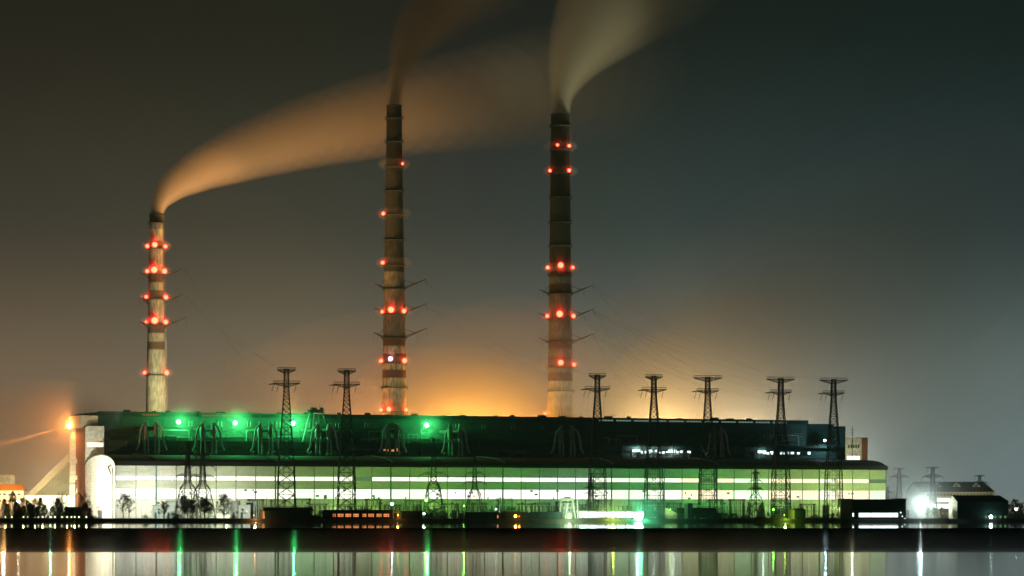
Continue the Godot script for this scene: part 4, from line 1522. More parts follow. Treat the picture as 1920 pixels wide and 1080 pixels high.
	lh.boxr(X(1050, d), X(1076, d), y_of(939, d), y_of(934, d), -d - 4, -d - 8)
	lh.boxr(X(1058, d), X(1070, d), y_of(934, d) + 0.02, y_of(931.5, d), -d - 5, -d - 7)
	part("head_house", lh, M.panel_b, t)
	wall_box("cabin", X(1064, d), X(1073, d), 1.2, y_of(962, d), -d - 5, -d - 9, M.white_wall, t)
	floodlight(at(1068, 958, d - 9), "lamp_white", Color(0.85, 1.0, 0.8), 420.0, 0.3, "white lamp shining on the loading frame", "", 0, 0, Vector3(0, 0, -1))
	# jetty building, glaring
	t = thing("lit_jetty", "long low jetty shelter glaring white green with a railing in front", "jetty", Vector3.ZERO)
	x0 = X(1086, d)
	x1 = X(1208, d)
	wall_box("deck", x0, x1, 0.1, 0.9, -d + 3.0, -d - 10, M.concrete, t)
	wall_box("roof", x0, x1, y_of(959.5, d), y_of(957.5, d), -d - 0.6, -d - 10.4, M.panel_a, t)
	for i in 7:
		var a := x0 + (x1 - x0) * i / 7.0
		wall_box("bay_light", a + 0.25, a + (x1 - x0) / 7.0 - 0.25, y_of(970.5, d), y_of(960.5, d), -d - 3.0, -d - 3.2, [M.win_glare, M.win_glare, M.win_cold, M.win_glare, M.win_glare, M.win_glare, M.win_glare][i], t)
		wall_box("post", a - 0.3, a + 0.3, 0.9, y_of(959.5, d), -d - 1.0, -d - 1.3, M.grey_steel, t)
	for i in 26:
		var jx := x0 + (x1 - x0) * (i + 0.5) / 26.0
		if i % 4 != 3:
			wall_box("crate", jx - 0.4, jx + 0.5, 0.92, 0.92 + 1.0 + 0.8 * absf(sin(i * 1.7)), -d - 2.0, -d - 2.8, M.grey_steel, t)
	wall_box("back_wall", x0, x1, 0.9, y_of(959.6, d), -d - 9, -d - 9.4, M.white_wall, t)
	wall_box("apron", x0, x1, 0.92, y_of(970.8, d), -d - 3.3, -d - 3.7, M.panel_b, t)
	var rl := MB.new()
	for i in 44:
		rl.bar(Vector3(x0 + i * 0.8, 0.9, -d + 2.8), Vector3(x0 + i * 0.8, 2.3, -d + 2.8), 0.1)
	rl.bar(Vector3(x0, 2.3, -d + 2.8), Vector3(x1, 2.3, -d + 2.8), 0.12)
	part("railing", rl, M.grey_steel, t)
	floodlight(at(1149.5, 964, d - 4), "lamp_yellow", Color(0.9, 1.0, 0.3), 170.0, 1.2, "yellow green lamp on the glaring jetty", "lamps on the jetty", 0, 1.0)
	floodlight(at(1197, 969, d - 4.5), "lamp_cyan", Color(0.35, 1.0, 0.7), 420.0, 2.3, "brilliant cyan lamp low on the glaring jetty", "lamps on the jetty", 0, 1.0)
	floodlight(at(1202, 963, d - 4.5), "lamp_cyan", Color(0.35, 1.0, 0.7), 150.0, 1.2, "brilliant cyan lamp at the jetty's end post", "lamps on the jetty", 0, 1.0)
	# hut with lit front beside a dark gabled boat shed
	t = thing("lit_front_hut", "small monopitch hut with pale lit front near the cyan lamp", "hut", Vector3.ZERO)
	x0 = X(1248, d)
	x1 = X(1270, d)
	var hb := MB.new()
	hb.quad(Vector3(x0, 1.0, -d - 6), Vector3(x1, 1.0, -d - 6), Vector3(x1, y_of(962, d), -d - 6), Vector3(x0, y_of(951, d), -d - 6))
	hb.boxr(x0, x1, 1.0, y_of(963, d), -d - 6.1, -d - 12)
	part("wall", hb, M.cream_wall, t)
	var hr := MB.new()
	hr.box(Vector3((x0 + x1) / 2, (y_of(962, d) + y_of(951, d)) / 2 + 0.3, -d - 8.6), Vector3(7.6, 0.35, 6.4), Basis(Vector3(0, 0, 1), -atan2(y_of(951, d) - y_of(962, d), x1 - x0)))
	part("roof", hr, M.shore_wall, t)
	wall_box("door", x0 + 1.2, x0 + 3.6, 1.0, y_of(966, d), -d - 5.9, -d - 5.98, M.panel_b, t)
	floodlight(at(1257, 955, d + 4), "lamp_yg", Color(0.8, 1.0, 0.6), 26.0, 0.2, "small added lamp over the lit front of the monopitch hut", "")  # lamp added to brighten the hut front
	t = thing("boat_shed", "wide dark gabled boat shed with a pale chimney block at its end", "shed", Vector3.ZERO)
	wall_box("wall", X(1272, d), X(1342, d), 0.4, y_of(962, d), -d - 3, -d - 14, M.shore_wall, t)
	gable_roof(t, X(1270, d), X(1344, d), -d - 2.4, -d - 15, y_of(962, d), y_of(952, d), M.shore_wall)
	wall_box("chimney_block", X(1284, d), X(1290, d), 1.0, y_of(944, d), -d - 2.2, -d - 2.98, M.cream_wall, t)
	wall_box("chimney_back", X(1290.1, d), X(1299, d), 1.0, y_of(943.6, d), -d - 2.4, -d - 2.98, M.shore_wall, t)
	wall_box("post", X(1302, d), X(1304, d), 0.4, y_of(967, d), -d - 2.2, -d - 2.6, M.cream_wall, t)
	t = thing("dinghy", "small white dinghy pulled up before the dark gabled boat shed", "boat", gx(1319, d - 0.8, 1.2))
	var hl := MB.new()
	for i in 10:
		var f0 := -1.0 + 0.2 * i
		var f1 := f0 + 0.2
		for s in [-1.0, 1.0]:
			var a0 := Vector3(f0 * 2.0, 0.7 + 0.25 * f0 * f0, s * 0.75 * sqrt(maxf(0.0, 1 - f0 * f0)))
			var a1 := Vector3(f1 * 2.0, 0.7 + 0.25 * f1 * f1, s * 0.75 * sqrt(maxf(0.0, 1 - f1 * f1)))
			hl.quad(a0, a1, Vector3(f1 * 1.7, 0, 0), Vector3(f0 * 1.7, 0, 0))
	part("hull", hl, M.white_wall, t)
	wall_box("thwart", -0.3, 0.3, 0.5, 0.58, -0.6, 0.6, M.cream_wall, t)
	# square dark hut and the olive hut
	t = thing("square_hut", "square dark hut standing in the water before the green lit bushes", "hut", Vector3.ZERO)
	wall_box("wall", X(1413, d), X(1436, d), 0.1, y_of(970, d), -d + 2, -d - 5, M.shore_wall, t)
	wall_box("roof", X(1412.4, d), X(1436.6, d), y_of(970, d) + 0.02, y_of(969, d), -d + 2.3, -d - 5.3, M.dark_steel, t)
	t = thing("olive_hut", "hut with olive lit side wall and black front", "hut", Vector3.ZERO)
	x0 = X(1490, d)
	x1 = X(1511, d)
	wall_box("wall", x0, x1, 0.4, y_of(955.5, d), -d - 1, -d - 9, M.shore_wall, t)
	var os := MB.new()
	os.quad(Vector3(X(1478, d + 6), 1.2, -d - 9), Vector3(x0 - 0.03, 1.0, -d - 1), Vector3(x0 - 0.03, y_of(956, d), -d - 1), Vector3(X(1478, d + 6), y_of(955, d + 6), -d - 9))
	part("side_wall", os, M.olive_wall, t)
	var rr := MB.new()
	rr.quad(Vector3(X(1478, d + 6), y_of(955, d + 6), -d - 9), Vector3(x0, y_of(955.6, d), -d - 0.6), Vector3(x1 + 0.4, y_of(955.6, d), -d - 0.6), Vector3(X(1504, d + 6), y_of(952.4, d + 6), -d - 9))
	part("roof", rr, M.shore_wall, t)
	floodlight(at(1470, 966, d - 2), "lamp_yellow", Color(0.8, 1.0, 0.35), 80.0, 0.14, "faint yellow green lamp shining on the olive hut's side wall", "", 0, 0, Vector3(1, 0, 0))
	# flat roofed hall with a bright window strip
	t = thing("shore_hall", "flat roofed dark shore hall with one long white window strip", "building", Vector3.ZERO)
	x0 = X(1598, d)
	x1 = X(1699, d)
	wall_box("wall", x0, x1, 0.2, y_of(938, d), -d - 1, -d - 20, M.shore_wall, t)
	wall_box("roof", x0 - 0.3, x1 + 0.3, y_of(938, d) + 0.02, y_of(936, d), -d - 0.4, -d - 20.4, M.dark_steel, t)
	wall_box("parapet", X(1679, d), x1 + 0.35, y_of(936, d) + 0.02, y_of(934.6, d), -d - 0.5, -d - 20, M.dark_steel, t)
	wall_box("side_wall", X(1577.5, d), x0 - 0.05, 0.2, y_of(935, d), -d - 2.0, -d - 20, M.olive_wall, t)
	for s in [[1610.5, 1632.5], [1634, 1684]]:
		var q := wall_box("window", X(s[0], d), X(s[1], d), y_of(969.5, d), y_of(961.8, d), -d - 0.86, -d - 0.96, M.win_cold, t)
		var f := MB.new()
		for i in 5:
			var x := lerpf(X(s[0], d), X(s[1], d), i / 5.0)
			f.boxr(x - 0.05, x + 0.05, y_of(969.5, d), y_of(961.8, d), -d - 0.75, -d - 0.82)
		part("mullion", f, M.grey_steel, q)
	wall_box("window", X(1598.8, d), X(1601.4, d), y_of(968.5, d), y_of(962, d), -d - 0.86, -d - 0.96, M.win_cold, t)
	for s in [[1611, 960.5, 1640], [1640, 950, 1682], [1612, 943, 1650]]:
		wall_box("ledge", X(s[0], d), X(s[2], d), y_of(s[1], d), y_of(s[1] - 0.8, d), -d - 0.6, -d - 0.98, M.grey_steel, t)
	for i in 9:
		wall_box("pier", X(1612 + i * 9, d), X(1613 + i * 9, d), 0.2, y_of(971, d), -d - 0.5, -d - 0.96, M.grey_steel, t)
	var ft := MB.new()
	for i in 5:
		ft.bar(Vector3(X(1686 + i * 4, d), 0.4, -d + 1), Vector3(X(1686 + i * 4, d), y_of(956 - i % 2 * 6, d), -d + 1), 0.35)
	for y in [958.0, 964.0, 971.0]:
		ft.bar(Vector3(X(1685, d), y_of(y, d), -d + 1), Vector3(X(1704, d), y_of(y, d), -d + 1), 0.3)
	part("landing_stage", ft, M.grey_steel, t)
	for q in [[1689, 961], [1691, 968], [1696, 972]]:
		wall_box("lamp_box", X(q[0] - 1.3, d), X(q[0] + 1.3, d), y_of(q[1] + 1.2, d), y_of(q[1] - 1.2, d), -d + 0.6, -d + 0.2, M.win_cold, t)
	var ar := AreaLight3D.new()
	ar.name = "window_light"
	ar.area_size = Vector2(20, 2.2)
	ar.light_energy = 6.0
	ar.light_color = Color(0.9, 1.0, 1.0)
	ar.area_range = 200.0
	ar.shadow_enabled = true
	t.add_child(ar)
	ar.transform = Transform3D(Basis(Vector3.UP, PI), Vector3(X(1650, d), y_of(966, d), -d - 0.4))
	# dark gabled house
	t = thing("gabled_house", "tall black gabled house on the shore with a few small lit windows", "house", Vector3.ZERO)
	x0 = X(1796, d)
	x1 = X(1892, d)
	wall_box("wall", x0, x1, 0.4, y_of(940, d), -d - 2, -d - 16, M.shore_wall, t)
	var gs := MB.new()
	var xg := X(1781, d + 12)
	gs.quad(Vector3(xg, 0.8, -d - 16), Vector3(x0 - 0.04, 0.6, -d - 2), Vector3(x0 - 0.04, y_of(939, d), -d - 2), Vector3(xg, y_of(939, d + 12), -d - 16))
	gs.tri(Vector3(xg, y_of(939, d + 12), -d - 16), Vector3(x0 - 0.04, y_of(939, d), -d - 2), Vector3((xg + x0) / 2 - 0.3, y_of(929, d), -d - 9))
	part("gable_wall", gs, M.cream_wall, t)
	var gr := MB.new()
	var rl0 := Vector3((xg + x0) / 2 - 0.5, y_of(928.6, d), -d - 9)
	var rl1 := Vector3(X(1879, d), y_of(928.6, d), -d - 9)
	gr.quad(Vector3(x0 - 0.4, y_of(940, d), -d - 1.4), Vector3(x1 + 0.5, y_of(940.5, d), -d - 1.4), rl1, rl0)
	gr.quad(Vector3(x1 + 0.5, y_of(940.5, d), -d - 1.4), Vector3(x1 + 0.5, y_of(940.5, d), -d - 16.6), rl1, rl1 + Vector3(0, 0, -0.1))
	gr.quad(Vector3(x1 + 0.5, y_of(940.5, d), -d - 16.6), Vector3(xg, y_of(939, d + 12), -d - 16.6), rl0, rl1)
	part("roof", gr, M.shore_wall, t)
	for i in 5:
		var xw: float = [1850.0, 1858.0, 1867.0, 1877.0, 1886.0][i]
		wall_box("window", X(xw - 2, d), X(xw + 2, d), y_of(971.5, d), y_of(967, d), -d - 1.86, -d - 1.96, M.win_dim, t)
	floodlight(at(1858, 969, d + 0.6), "lamp_ice", Color(0.85, 1.0, 1.0), 10.0, 0.95, "round white lamp among the small windows of the black house", "")
	for i in 3:
		wall_box("ledge", x0 + 1, x1 - 1, y_of(950 + i * 6, d), y_of(949.5 + i * 6, d), -d - 1.9, -d - 1.99, M.dark_steel, t)

# ---------------------------------------------------------------- buildings further back
func far_buildings() -> void:
	# long house with dormers
	var d := 1960.0
	var t := thing("long_house", "long pale house with a grey roof and three gabled dormers", "house", Vector3.ZERO)
	var x0 := X(1728, d)
	var x1 := X(1864, d)
	wall_box("wall", x0, x1, 0, y_of(922, d), -d, -d - 20, M.cream_wall, t)
	var xe := X(1706, d)
	var lw := MB.new()
	lw.quad(Vector3(xe, 0, -d - 20), Vector3(x0 - 0.03, 0, -d - 0.02), Vector3(x0 - 0.03, y_of(922, d), -d - 0.02), Vector3(xe, y_of(922, d), -d - 20))
	lw.tri(Vector3(xe, y_of(922, d), -d - 20), Vector3(x0 - 0.03, y_of(922, d), -d - 0.02), Vector3((xe + x0) / 2, y_of(904, d), -d - 10))
	part("end_wall", lw, M.cream_wall, t)
	var rf := MB.new()
	var ra := Vector3((xe + x0) / 2, y_of(903, d), -d - 10)
	var rb := Vector3(X(1848, d), y_of(903, d), -d - 10)
	rf.quad(Vector3(x0 - 0.6, y_of(922.5, d), -d + 0.8), Vector3(X(1866, d), y_of(922.5, d), -d + 0.8), rb, ra)
	rf.tri(Vector3(X(1866, d), y_of(922.5, d), -d + 0.8), Vector3(X(1866, d), y_of(922.5, d), -d - 21), rb)
	rf.quad(Vector3(X(1866, d), y_of(922.5, d), -d - 21), Vector3(xe - 0.5, y_of(922.5, d), -d - 21), ra, rb)
	var roof := part("roof", rf, M.grey_steel, t)
	for px in [1759.0, 1795.0, 1832.0]:
		var dm := MB.new()
		var xa := X(px - 8.5, d)
		var xb := X(px + 8.5, d)
		var yb := y_of(912.5, d)
		var pk := Vector3(X(px, d), y_of(904.5, d), -d - 3.0)
		dm.tri(Vector3(xa, yb, -d - 3.0), Vector3(xb, yb, -d - 3.0), pk)
		dm.quad(Vector3(xa, yb, -d - 3.0), pk, pk + Vector3(0, 0, -6), Vector3(xa, yb, -d - 9))
		dm.quad(pk, Vector3(xb, yb, -d - 3.0), Vector3(xb, yb, -d - 9), pk + Vector3(0, 0, -6))
		part("dormer", dm, M.panel_b, roof)
		var dw := MB.new()
		dw.tri(Vector3(X(px - 4, d), yb + 0.3, -d - 2.9), Vector3(X(px + 4, d), yb + 0.3, -d - 2.9), pk + Vector3(0, -0.9, 0.1))
		part("dormer_window", dw, M.glass_dark, roof)
	for i in 20:
		wall_box("window", X(1738 + i * 6.2, d), X(1741.6 + i * 6.2, d), y_of(929.5, d), y_of(925.5, d), -d + 0.12, -d + 0.03, M.glass_dark, t)
	wall_box("window", X(1757, d), X(1780, d), y_of(941, d), y_of(934, d), -d + 0.12, -d + 0.03, M.win_cold, t)
	wall_box("window", X(1741, d), X(1780, d), y_of(953, d), y_of(945, d), -d + 0.12, -d + 0.03, M.win_cold, t)
	# brilliant lamp on a post on the shore
	lamp_post(gx(1725, 1790), y_of(947, 1790) - GY, "lamp_ice", Color(0.9, 1.0, 0.96), 1300.0, 1.9, "brilliant white lamp post between the shore hall and the black house")
	# orange roofed house and the pale block behind it
	d = 1905.0
	t = thing("orange_roof_house", "white house with an orange hipped roof beside the conveyor's foot", "house", Vector3.ZERO)
	x0 = X(-40, d)
	x1 = X(44, d)
	wall_box("wall", x0, x1, 0, y_of(919.5, d), -d, -d - 14, M.white_wall, t)
	var hr := MB.new()
	var pa := Vector3(x0, y_of(908, d), -d - 7)
	var pb := Vector3(X(37, d), y_of(908, d), -d - 7)
	hr.quad(Vector3(x0, y_of(920, d), -d + 0.8), Vector3(x1 + 0.9, y_of(920, d), -d + 0.8), pb, pa)
	hr.tri(Vector3(x1 + 0.9, y_of(920, d), -d + 0.8), Vector3(x1 + 0.9, y_of(920, d), -d - 15), pb)
	hr.quad(Vector3(x1 + 0.9, y_of(920, d), -d - 15), Vector3(x0, y_of(920, d), -d - 15), pa, pb)
	part("roof", hr, M.roof_orange, t)
	for i in 8:
		for r in 2:
			wall_box("window", X(-30 + i * 9.0, d), X(-24.6 + i * 9.0, d), y_of(929 + r * 12, d), y_of(925 + r * 12, d), -d + 0.12, -d + 0.03, M.glass_dark, t)
	floodlight(at(6, 905, d - 26), "lamp_orange", Color(1.0, 0.76, 0.45), 4000.0, 0.2, "orange yard lamp shining on the orange roof", "", 0, 0, Vector3(0, 0, -1))
	t = thing("pale_block", "plain pale block rising behind the orange roof", "building", Vector3.ZERO)
	wall_box("wall", X(-60, 1990), X(18.5, 1990), 0, y_of(891, 1990), -1990, -2010, M.white_wall, t)
	wall_box("parapet", X(-60, 1990), X(19, 1990), y_of(891, 1990) + 0.02, y_of(890, 1990), -1989.6, -2010.3, M.cream_wall, t)
	# long low white wall and sheds in the yard by the trees
	t = thing("yard_wall", "long pale yard wall under the conveyor, lit greenish white", "wall", Vector3.ZERO)
	wall_box("wall", X(46, 1900), X(142, 1900), GY, y_of(929, 1900), -1900, -1901, M.white_wall, t)
	for i in 12:
		wall_box("pier", X(48 + i * 8.4, 1900), X(49 + i * 8.4, 1900), GY, y_of(928.4, 1900), -1899.6, -1899.97, M.concrete, t)
	t = thing("dark_kiosk", "flat dark kiosk between the shore trees below the brick tower", "kiosk", Vector3.ZERO)
	wall_box("wall", X(122, 1800), X(153, 1800), GY, y_of(951, 1800), -1800, -1806, M.shore_wall, t)
	wall_box("roof", X(121, 1800), X(154, 1800), y_of(951, 1800) + 0.02, y_of(950, 1800), -1799.5, -1806.5, M.dark_steel, t)
	t = thing("lamp_mast", "thin bare mast standing before the brick tower", "mast", gx(142, 1790))
	var ms := MB.new()
	ms.tube(Vector3.ZERO, Vector3(0, y_of(901, 1790) - GY, 0), 0.3, 0.2, 8)
	part("pole", ms, M.dark_steel, t)
	# pale sheds in the yard between trees and boathouse
	var sh := [[286, 305, 948, 1850, "blue grey kiosk"], [432, 448, 940, 1853, "tall shed with dark door"], [447, 470, 947, 1850, "low white shed"], [462, 482, 940, 1856, "square white shed"], [310, 330, 940, 1856, "flat pale shed"]]
	var wh := ["behind the two thin bare trees", "by the round dark tree", "between the round tree and the boathouse", "behind the boathouse's lit end", "behind the small bushy tree"]
	for i in sh.size():
		var q = sh[i]
		t = thing("yard_shed", "%s %s" % [q[4], wh[i]], "shed", Vector3.ZERO, 0.0, "sheds in the lit yard")
		wall_box("wall", X(q[0], q[3]), X(q[1], q[3]), GY, y_of(q[2], q[3]), -q[3], -q[3] - 8, M.panel_a, t)
		wall_box("roof", X(q[0] - 0.6, q[3]), X(q[1] + 0.6, q[3]), y_of(q[2], q[3]) + 0.02, y_of(q[2] - 1, q[3]), -q[3] + 0.4, -q[3] - 8.4, M.grey_steel, t)
		wall_box("door", X(q[0] + 4, q[3]), X(q[0] + 8, q[3]), GY, GY + 3.4, -q[3] + 0.1, -q[3] + 0.02, M.boiler_dark, t)
		for k in 3:
			wall_box("window", X(q[0] + 10 + k * 2.6, q[3]), X(q[0] + 11.6 + k * 2.6, q[3]), GY + 2.4, GY + 4.0, -q[3] + 0.1, -q[3] + 0.02, M.glass_dark, t)

func lamp_post(p: Vector3, h: float, m: String, c: Color, e: float, r: float, label: String, group := "") -> void:
	var o := thing("lamp_post", label, "lamp post", p, 0.0, group)
	var b := MB.new()
	b.tube(Vector3.ZERO, Vector3(0, h - r, 0), 0.22, 0.14, 8)
	part("pole", b, M.dark_steel, o)
	var g := MB.new()
	g.ball(Vector3(0, h, 0), r, 12)
	part("lamp_globe", g, M[m], o)
	omni(o, Vector3(0, h, r + 0.5), c, e, 0.5)

# ---------------------------------------------------------------- lamps of the yard
func yard_lamps() -> void:
	# hooded floodlights that wash the wall of the turbine hall; their lenses face the wall
	var ls := [[16, 900.0, Color(1.0, 1.0, 0.9)], [62, 560.0, Color(0.95, 1.0, 0.8)], [108, 240.0, Color(0.82, 1.0, 0.58)], [154, 230.0, Color(0.72, 1.0, 0.46)], [200, 260.0, Color(0.62, 1.0, 0.42)], [246, 220.0, Color(0.54, 1.0, 0.44)], [292, 220.0, Color(0.62, 1.0, 0.66)], [338, 230.0, Color(0.46, 1.0, 0.55)], [384, 360.0, Color(0.5, 1.0, 0.5)], [430, 400.0, Color(0.72, 1.0, 0.54)], [476, 520.0, Color(0.82, 1.0, 0.57)], [512, 480.0, Color(0.85, 1.0, 0.6)]]
	var nm := ["first", "second", "third", "fourth", "fifth", "sixth", "seventh", "eighth", "ninth", "tenth", "eleventh", "twelfth"]
	for i in ls.size():
		var o := thing("yard_floodlight", "%s hooded yard floodlight facing the turbine hall wall, counting from the white gable" % nm[i], "floodlight", pl(ls[i][0], GY, -30), TURN, "yard floodlights along the turbine hall")
		var b := MB.new()
		b.tube(Vector3.ZERO, Vector3(0, 8.4, 0), 0.16, 0.12, 8)
		part("pole", b, M.dark_steel, o)
		var h := MB.new()
		h.box(Vector3(0, 8.8, 0.2), Vector3(1.4, 1.0, 0.5))
		part("housing", h, M.dark_steel, o)
		var g := MB.new()
		g.boxr(-0.6, 0.6, 8.4, 9.2, -0.06, -0.12)
		part("lens", g, M.lamp_white, o)
		spot(o, Vector3(0, 8.8, -0.4), Vector3(0, 20, -30), ls[i][2], ls[i][1] * 3.0, 68.0, 1.0)
	for q in [[60, 1876, 900.0], [95, 1876, 1300.0], [128, 1876, 900.0]]:
		added_flood(gx(q[0], q[1]), Vector3(0, 5.4, -10), q[2], Color(0.95, 1.0, 0.85), "%s added hooded floodlight facing the pale yard wall by the conveyor" % ("first" if q[0] == 60 else "middle" if q[0] == 95 else "last"))
	added_flood(gx(298, 1832), Vector3(0, 3, -20), 420.0, Color(0.92, 1.0, 0.95), "added hooded floodlight facing the blue grey kiosk in the yard")
	added_flood(gx(352, 1836), Vector3(-4, 3, -20), 420.0, Color(0.95, 1.0, 0.92), "added hooded floodlight behind the trees of the twin pylons")
	added_flood(gx(455, 1832), Vector3(0, 4, -20), 420.0, Color(0.95, 1.0, 0.92), "added hooded floodlight facing the white yard sheds")
	added_flood(gx(95, 1965), Vector3(0, 14, -20), 5000.0, Color(1.0, 0.93, 0.7), "added hooded floodlight facing up at the conveyor gallery")
	added_flood(gx(1772, 1938), Vector3(0, 9, -20), 280.0, Color(1.0, 1.0, 0.8), "added hooded floodlight facing the long house with dormers, nearer its middle")
	added_flood(gx(1830, 1938), Vector3(0, 9, -20), 280.0, Color(1.0, 1.0, 0.8), "added hooded floodlight facing the far half of the long house")
	added_flood(gx(1568, 1778), Vector3(5, 3, -2), 60.0, Color(0.9, 1.0, 0.5), "added hooded floodlight facing the olive wall of the shore hall")
	for q in [[66, 5.0, 130.0, "beside the blue grey kiosk"], [136, 4.0, 70.0, "behind the boathouse"], [194, 5.0, 60.0, "behind the long shed"], [262, 4.5, 45.0, "behind the dark warehouse"], [318, 5.0, 60.0, "behind the jetty's brightest lamp"], [398, 4.5, 80.0, "behind the square dark hut"], [446, 5.0, 80.0, "behind the olive hut"]]:
		var wp := pl(q[0], q[1], -4.5)  # low lamps added for bright patches at the foot of the wall
		floodlight(wp, "lamp_yg" if q[0] > 300 else "lamp_ice", Color(0.8, 1.0, 0.6) if q[0] > 130 else Color(0.95, 1.0, 0.92), q[2], 0.28, "small added lamp low on the turbine hall wall %s" % q[3], "added lamps of the turbine hall", TURN, 4.3)
	# the strong white lamp at the gable
	lamp_gable()
	# small visible lamps
	lamp_post(gx(735, 1800), y_of(945, 1800) - GY, "lamp_ice", Color(0.8, 0.97, 1.0), 60.0, 0.7, "lamp post with an icy white globe above the orange gabled hut")
	lamp_post(gx(799, 1850), y_of(938, 1850) - GY, "lamp_yg", Color(0.6, 1.0, 0.35), 160.0, 0.65, "lamp post with a yellow green globe beside the dark triple armed pylon")
	lamp_post(gx(95, 1812), y_of(945, 1812) - GY, "lamp_cyan", Color(0.5, 1.0, 0.8), 160.0, 1.0, "lamp post with a cyan globe among the dark shore trees")
	lamp_post(gx(795, 1795), y_of(963, 1795) - GY, "lamp_ice", Color(0.95, 1.0, 0.9), 24.0, 0.5, "low white lamp between the pump house and the green hut")
	lamp_post(gx(930, 1768 + 14), y_of(955, 1782) - GY, "lamp_ice", Color(0.9, 1.0, 0.95), 8.0, 0.3, "tiny white lamp above the dark warehouse roof")
	lamp_post(gx(1450, 1830), 5.0, "lamp_yg", Color(0.5, 1.0, 0.3), 170.0, 0.4, "lamp post with a yellow green globe in the bushes by the square hut")
	lamp_post(gx(870, 1800), 7.0, "lamp_yg", Color(0.5, 1.0, 0.3), 110.0, 0.3, "lamp post with a green globe behind the bright green hut")
	lamp_post(gx(35, 1830), y_of(940, 1830) - GY, "lamp_white", Color(1.0, 0.95, 0.8), 120.0, 0.9, "lamp post with a warm white globe behind the darkest shore trees")
	lamp_post(gx(1905, 1850), y_of(954, 1850) - GY, "lamp_white", Color(1.0, 0.92, 0.75), 120.0, 0.9, "lamp post with a warm white globe past the black house")
	for i in 15:
		var px: float = [10, 22, 44, 52, 66, 72, 80, 95, 103, 116, 126, 134, 140, 148, 162][i]
		var o := thing("bollard_lamp", "low glowing path lamp in a row under the shore trees", "lamp", gx(px, 1775, GY), 0.0, "path lamps under the shore trees")
		var b := MB.new()
		b.tube(Vector3.ZERO, Vector3(0, 0.5, 0), 0.15, 0.15, 6)
		part("post", b, M.dark_steel, o)
		var g := MB.new()
		g.ball(Vector3(0, 0.9, 0), 0.42, 8)
		part("lamp_globe", g, M.lamp_path, o)
		if i % 2 == 0:
			omni(o, Vector3(0, 1.5, 0.3), Color(1.0, 1.0, 0.7), 6.0)

func added_flood(p: Vector3, to: Vector3, e: float, c: Color, label: String) -> void:  # unseen floodlight added to brighten a wall
	var o := thing("yard_floodlight", label, "floodlight", p)
	var d := Vector3(to.x, 0, to.z).normalized()
	var b := MB.new()
	b.tube(Vector3.ZERO, Vector3(0, 4.6, 0), 0.14, 0.1, 8)
	part("pole", b, M.dark_steel, o)
	var h := MB.new()
	h.box(Vector3(0, 5.0, 0), Vector3(1.2, 0.9, 0.4), Basis.looking_at(d, Vector3.UP))
	part("housing", h, M.dark_steel, o)
	var g := MB.new()
	g.box(Vector3(0, 5.0, 0) + d * 0.24, Vector3(1.0, 0.7, 0.06), Basis.looking_at(d, Vector3.UP))
	part("lens", g, M.lamp_white, o)
	spot(o, Vector3(0, 5.0, 0) + d * 0.4, to, c, e, 70.0, 1.0)

func lamp_gable() -> void:
	var o := thing("gable_floodlight", "mast floodlight in front of the white lit arched gable", "floodlight", pl(-30, GY, 14), TURN)
	var b := MB.new()
	b.tube(Vector3.ZERO, Vector3(0, 9, 0), 0.18, 0.14, 8)
	part("pole", b, M.dark_steel, o)
	var h := MB.new()
	h.box(Vector3(-0.3, 9.4, 0), Vector3(0.5, 1.0, 1.4))
	part("housing", h, M.dark_steel, o)
	var g := MB.new()
	g.boxr(0.0, 0.08, 9.0, 9.8, -0.6, 0.6)
	part("lens", g, M.lamp_white, o)
	spot(o, Vector3(0.5, 9.4, 0), Vector3(30, 20, -8), Color(1.0, 1.0, 0.9), 5500.0, 68.0, 1.0)

# ---------------------------------------------------------------- trees
func leaf(mb: MB, c: Vector3, size: float) -> void:
	var a := Vector3(rng.randfn(), rng.randfn(), rng.randfn()).normalized() * size * rng.randf_range(0.6, 1.3)
	var b := a.cross(Vector3(rng.randfn(), rng.randfn(), rng.randfn())).normalized() * size * 0.6
	mb.quad(c - a, c - b, c + a, c + b)

